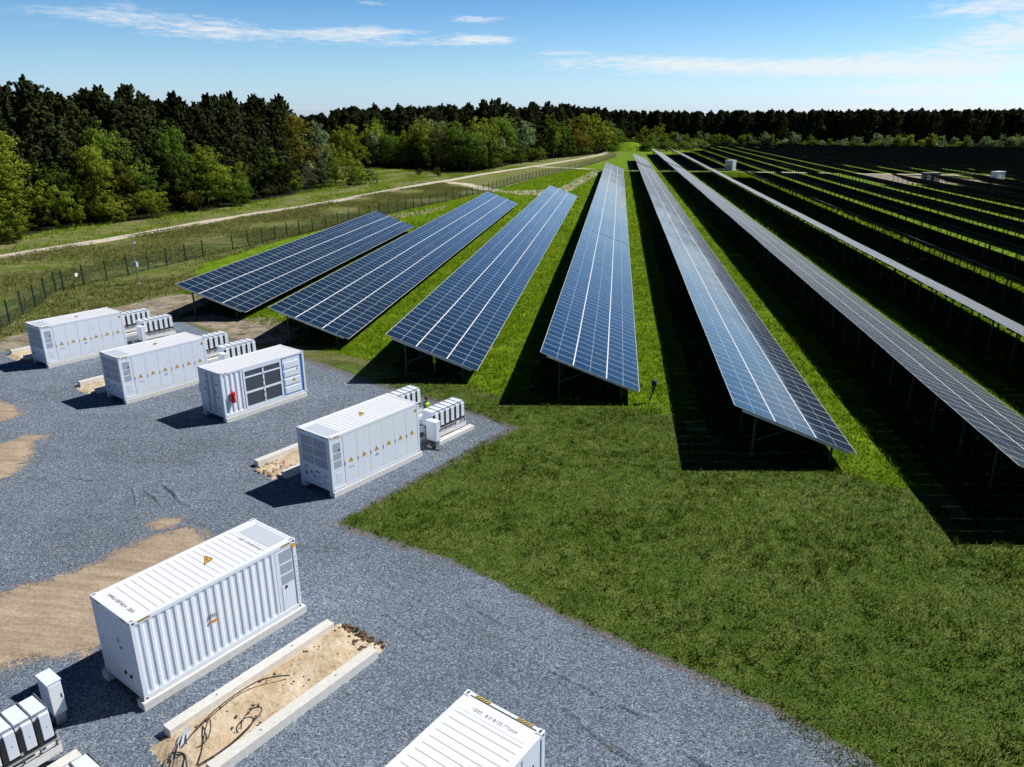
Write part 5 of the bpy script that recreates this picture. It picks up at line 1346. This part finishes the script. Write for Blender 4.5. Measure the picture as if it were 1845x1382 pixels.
LAWN2 = [(-14, 50), (-8, 46.5), (3, 45.0), (7, 39.5), (13, 37.0), (17.5, 32.5), (26, 31), (34, 27), (30, 8), (16, 6), (9, 14), (5.5, 19.6), (2.5, 21.3), (-1.4, 23.5), (-6.3, 26.6), (-12.0, 28.8), (-8.5, 35.6), (-5.7, 41.0), (-9.1, 43.6), (-16.8, 48)]
tufts('lawn_grass', LAWN2, 150000, (-17, 34, 10, 51), .10, .035, M['blade_lawn'], 4, 51, 'short olive green lawn between the gravel yard and the solar rows')
tufts('lawn_tufts', LAWN2, 9000, (-17, 34, 10, 51), .17, .05, M['blade_lush2'], 14, 57, 'taller darker grass tufts scattered over the lawn', spread=.11,
      keep=lambda x, y, r: np.sin(x * .7 + 2 * np.sin(y * .5)) + np.sin(y * .9) + r.normal(0, .8, len(x)) > .2)
tufts('mown_straw', LAWN2, 42000, (-17, 34, 10, 51), .035, .03, M['blade_straw'], 3, 58, 'pale mown straw lying over the lawn', spread=.10, lay=4.2,
      keep=lambda x, y, r: np.sin(x * .55 + 1.5 * np.sin(y * .42)) + np.sin(y * .75 + 1) + r.normal(0, .8, len(x)) > .1)
tufts('field_grass', FIELD, 210000, (-48, 46, 30, 135), .20, .05, M['blade_lush'], 4, 52, 'tall vivid green grass in the strips between the solar rows', avoid=(GRAVEL,), spread=.16,
      keep=lambda x, y, r: (r.random(len(x)) < np.clip(1.25 - y / 150, .2, 1)) & (~inside(x, y, LAWN) | ((r.random(len(x)) < .10) & (y > 31 + .35 * (20 - x)))))
tufts('field_grass', FIELD, 60000, (-54, 50, 125, 300), .30, .16, M['blade_lush'], 2, 53, 'vivid green grass in the distant strips between the solar rows', spread=.3)
MEAD = [(-62, 46), (-51, 54.5), (-50.5, 60), (-48, 68), (-46, 74), (-52, 90), (-51, 110), (-49, 124), (-41, 161), (-34, 199), (-52, 228), (-60, 198), (-66.5, 160), (-76, 120), (-80.5, 99), (-83, 86), (-94, 60), (-80, 40)]
tufts('meadow_grass', MEAD, 120000, (-95, -34, 40, 228), .26, .07, M['blade_dry'], 4, 54, 'rough olive and brown meadow grass between the fence and the path', spread=.2,
      keep=lambda x, y, r: (np.sin(x * .35 + 1.5 * np.sin(y * .12)) + np.sin(y * .28) + r.normal(0, .7, len(x))) > -.6)
VERGE = [(-84.8, 86), (-82.5, 99), (-80, 108), (-78, 120), (-76.2, 132), (-73.4, 144), (-68.5, 160), (-65.2, 180), (-62, 198), (-57.8, 223), (-48.5, 267), (-36.8, 317), (-47, 316), (-51, 272), (-78, 290), (-106, 306), (-84, 200), (-80, 182), (-86, 150), (-95, 119), (-93, 98), (-97, 80)]
tufts('verge_grass', VERGE, 60000, (-107, -36, 80, 318), .38, .10, M['blade_lush'], 3, 55, 'green verge grass between the path and the woods', spread=.25,
      keep=lambda x, y, r: (np.sin(x * .45 + 1.5 * np.sin(y * .15)) + r.normal(0, .7, len(x))) > .1)
def ridge(pts, w, h, seed):
    c = wobble(pts, .08, .22, seed, False); rg = random.Random(seed); mb = MB(); rows_ = []
    for i, p in enumerate(c):
        d = c[min(i + 1, len(c) - 1)] - c[max(i - 1, 0)]; n = Vector((-d.y, d.x)).normalized(); f = max(0, math.sin(math.pi * i / (len(c) - 1))) ** .5
        hh = h * f * rg.uniform(.45, 1.2)
        rows_.append([(p + n * w * k + n * rg.uniform(-.03, .03), .012 + z) for k, z in ((-1, -.004), (-.35, hh * .7), (.1, hh), (.5, hh * .25), (1, -.004))])
    for a, b in zip(rows_, rows_[1:]):
        for k in range(4): mb.face([(*a[k][0], a[k][1]), (*b[k][0], b[k][1]), (*b[k + 1][0], b[k + 1][1]), (*a[k + 1][0], a[k + 1][1])][::-1])
    return prop(mb.build('gravel_ridge', M['gravel'], smooth=True), kind='structure')
RID = [([(-22.6, 31.6), (-21.2, 30.6), (-20.2, 29.6), (-19.3, 29.2)], .16, .10), ([(-22.8, 30.6), (-21.7, 29.9), (-20.8, 29.2)], .14, .07), ([(-23.6, 31.0), (-22.9, 30.2), (-22.0, 29.0)], .14, .06), ([(-27.5, 31.5), (-26.0, 31.2), (-24.9, 31.4)], .12, .06),
       ([(-1.0, 18.9), (.4, 17.6), (2.2, 16.4), (4.4, 15.4)], .20, .08), ([(-3.0, 21.4), (-1.2, 20.2), (1.2, 18.9), (3.8, 17.8)], .16, .05), ([(2.4, 17.6), (3.8, 16.7), (5.0, 16.1)], .16, .09), ([(-5.5, 24.0), (-3.6, 22.7), (-1.5, 21.6)], .14, .04),
       ([(-30.4, 30.0), (-28.5, 31.0), (-27.0, 32.4)], .15, .05), ([(-34, 33), (-30, 35.5), (-26, 37.2), (-21, 36.8)], .15, .035), ([(-33, 31.2), (-29, 33.8), (-25, 35.4), (-20, 35.0)], .15, .035), ([(-9.5, 24.0), (-7.2, 22.2), (-4.8, 20.9)], .15, .04),
       ([(-10.2, 26.0), (-7.8, 24.2), (-5.0, 22.6), (-2.2, 21.4)], .14, .03), ([(-6.0, 17.4), (-4.2, 16.2), (-2.0, 15.4)], .15, .04)]
for k, (p, w_, h_) in enumerate(RID): ridge(p, w_, h_, 500 + k)
# stray stones on the gravel
SANDE = [(-23.1, 21.8), (-20.5, 24.9), (-18.4, 27.5), (-17.1, 27.0), (-16.5, 22.9), (-17.2, 19.1), (-20.7, 17.6), (-24.2, 18.5), (-34, 15), (-34, 19)]
def stones(n, seed):
    r = np.random.default_rng(seed); x = r.uniform(-46, 16, n); y = r.uniform(8, 56, n)
    bd = bdist(x, y, GRAVEL); sdn = bdist(x, y, SANDE); ins = inside(x, y, GRAVEL)
    m = (ins | (bd < r.exponential(.16, n))) & (~inside(x, y, SANDE) | (sdn < r.exponential(.55, n))) & (x > -.98 * y - 5) & (x < .6 * y + 6); x, y = x[m], y[m]; k = len(x)
    s = r.uniform(.012, .030, k) * (1 + y / 60); oc = np.array([[1, 0, 0], [-1, 0, 0], [0, 1, 0], [0, -1, 0], [0, 0, .75], [0, 0, -.2]])
    V = oc[None] * s[:, None, None] * r.uniform(.6, 1.3, (k, 6, 1)); a = r.random(k) * 6.28
    c, sn = np.cos(a)[:, None], np.sin(a)[:, None]
    W = np.stack([V[..., 0] * c - V[..., 1] * sn + x[:, None], V[..., 0] * sn + V[..., 1] * c + y[:, None], V[..., 2] + .014], -1).reshape(-1, 3)
    f = np.array([[0, 2, 4], [2, 1, 4], [1, 3, 4], [3, 0, 4]]); F = (np.arange(k)[:, None, None] * 6 + f[None]).reshape(-1, 3)
    o = link('gravel_stones', npmesh('gravel_stones', W, F, M['stone'], np.repeat(r.random(k), 6)))
    return prop(o, 'loose blue-grey gravel stones lying over the yard', 'gravel', kind='stuff')
m, nt = newmat('loose_stone'); at = N(nt, 'ShaderNodeAttribute', attribute_name='tone').outputs['Fac']
bsdf(nt, ramp(nt, at, [(0, (.05, .06, .08)), (.5, (.19, .215, .255)), (1, (.55, .57, .61))]), .8); M['stone'] = m
stones(110000, 61)

# ------------------------------------------------------------------ world, sun, camera
wd = bpy.data.worlds.new('World'); SC.world = wd; wd.use_nodes = True; nt = wd.node_tree; nt.nodes.clear()
sky = N(nt, 'ShaderNodeTexSky'); sky.sky_type = 'NISHITA'; sky.sun_disc = False
sky.sun_elevation = SUN_EL; sky.sun_rotation = math.pi / 2 - SUN_AZ; sky.air_density = 1.0; sky.dust_density = .6; sky.ozone_density = 2.0
tc = N(nt, 'ShaderNodeTexCoord').outputs['Generated']
sep = N(nt, 'ShaderNodeSeparateXYZ'); lk(nt, tc, sep.inputs[0])
az = mth(nt, 'MULTIPLY', mth(nt, 'ARCTAN2', sep.outputs[0], sep.outputs[1]), 57.2958)
el = mth(nt, 'MULTIPLY', mth(nt, 'ARCSINE', sep.outputs[2]), 57.2958)
def blob(a0, e0, ra, re, amp):
    dx = mth(nt, 'DIVIDE', mth(nt, 'SUBTRACT', az, a0), ra); dy = mth(nt, 'DIVIDE', mth(nt, 'SUBTRACT', el, e0), re)
    d = mth(nt, 'ADD', mth(nt, 'MULTIPLY', dx, dx), mth(nt, 'MULTIPLY', dy, dy))
    return mth(nt, 'MULTIPLY', mth(nt, 'EXPONENT', mth(nt, 'MULTIPLY', d, -1)), amp)
cv = N(nt, 'ShaderNodeCombineXYZ'); lk(nt, mth(nt, 'MULTIPLY', az, .16), cv.inputs[0]); lk(nt, mth(nt, 'MULTIPLY', el, 1.5), cv.inputs[1])
cv2 = N(nt, 'ShaderNodeCombineXYZ'); lk(nt, mth(nt, 'MULTIPLY', az, .9), cv2.inputs[0]); lk(nt, mth(nt, 'MULTIPLY', el, 5.0), cv2.inputs[1])
n1 = noise(nt, cv.outputs[0], 1.0, 9, .62, .3); n2 = noise(nt, cv2.outputs[0], 1.0, 6, .65, .2)
tot = None
for bl in ((-32, 6.2, 7, .8, .72), (-25, 5.3, 7, .7, .60), (-18, 5.75, 3.8, .50, .95), (-10, 5.4, 3.2, .40, 1.0), (-10.5, 6.7, 2.2, .25, .8), (-15, 5.1, 2.5, .2, .5), (-5, 4.6, 3.0, .2, .5), (-17.5, 7.6, 1.2, .2, .5), (0, 3.9, 7, .55, .85), (9, 3.45, 8, .60, 1.0), (20, 3.3, 7.5, .95, 1.05), (19, 1.9, 6, .40, .90),
           (22, 6.5, 3.6, .5, .95), (25, 5.3, 4, .6, .9), (23, 4.5, 4, .4, .7), (12, 6.7, 1.0, .15, .35), (-2, 2.1, 2.5, .15, .25), (22, .75, 9, .28, .7), (-20, .9, 10, .25, .35), (12, .8, 10, .2, .5), (60, 18, 30, 9, .35), (-40, 28, 30, 8, .25), (15, 30, 24, 7, .3), (35, 8, 12, 3, .6)):
    o = blob(*bl); tot = o if tot is None else mth(nt, 'ADD', tot, o)
nn = mth(nt, 'ADD', mth(nt, 'MULTIPLY', mth(nt, 'ADD', mth(nt, 'MULTIPLY', n1, .5), mth(nt, 'MULTIPLY', n2, .5)), 2.9), -.97)
dens = mth(nt, 'MULTIPLY', mth(nt, 'SUBTRACT', mth(nt, 'ADD', mth(nt, 'MULTIPLY', tot, .80), nn), .76), 1.5, clamp=True)
dens = mth(nt, 'MULTIPLY', dens, mth(nt, 'MINIMUM', mth(nt, 'MULTIPLY', tot, 1.6), 1.0), clamp=True)
# deeper blue away from the horizon haze
tint = ramp(nt, mth(nt, 'DIVIDE', el, 40, clamp=True), [(0, (1.95, 2.40, 3.75)), (.05, (1.75, 2.25, 3.15)), (.10, (1.50, 2.05, 2.66)), (.20, (.90, 1.56, 2.25)), (.36, (.38, 1.08, 1.78)), (.55, (.18, .50, .72)), (1, (.09, .19, .30))])
scol = mix(nt, 1., sky.outputs[0], tint, 'MULTIPLY')
# the half of the sky turned away from the light is deeper
dz = mth(nt, 'ADD', mth(nt, 'MULTIPLY', sep.outputs[1], .87), mth(nt, 'MULTIPLY', sep.outputs[0], .45))
scol = mix(nt, 1., scol, ramp(nt, mth(nt, 'ADD', mth(nt, 'MULTIPLY', dz, .5), .5, clamp=True), [(.2, (.30, .42, .60)), (.72, (1., 1., 1.))]), 'MULTIPLY')
scol = mix(nt, mth(nt, 'MULTIPLY', dens, .80), scol, (15.2, 15.6, 16.0))
bg = N(nt, 'ShaderNodeBackground'); lk(nt, scol, bg.inputs[0]); bg.inputs[1].default_value = .058
wo = N(nt, 'ShaderNodeOutputWorld'); lk(nt, bg.outputs[0], wo.inputs[0])

sd = Vector((math.cos(SUN_EL) * math.cos(SUN_AZ), math.cos(SUN_EL) * math.sin(SUN_AZ), math.sin(SUN_EL)))
li = bpy.data.lights.new('sun', 'SUN'); li.energy = 5.0; li.angle = R(.5); li.color = (1, .975, .935)
lo = bpy.data.objects.new('sun', li); COL.objects.link(lo); lo.rotation_euler = sd.to_track_quat('Z', 'Y').to_euler(); lo.location = sd * 100

cam = bpy.data.cameras.new('camera'); cam.sensor_width = 36; cam.lens = 1346.5 / 1845 * 36; cam.clip_end = 6000; cam.clip_start = .5
co = bpy.data.objects.new('camera', cam); COL.objects.link(co); co.location = (0, 0, 17.32)
co.rotation_euler = (R(90 - 19.30), 0, R(7.77))
SC.camera = co
SC.view_settings.view_transform = 'Standard'; SC.view_settings.look = 'None'; SC.view_settings.exposure = 0; SC.view_settings.gamma = 1
SC.render.engine = 'CYCLES'; SC.cycles.max_bounces = 6; SC.cycles.transparent_max_bounces = 12; SC.cycles.caustics_reflective = False; SC.cycles.caustics_refractive = False
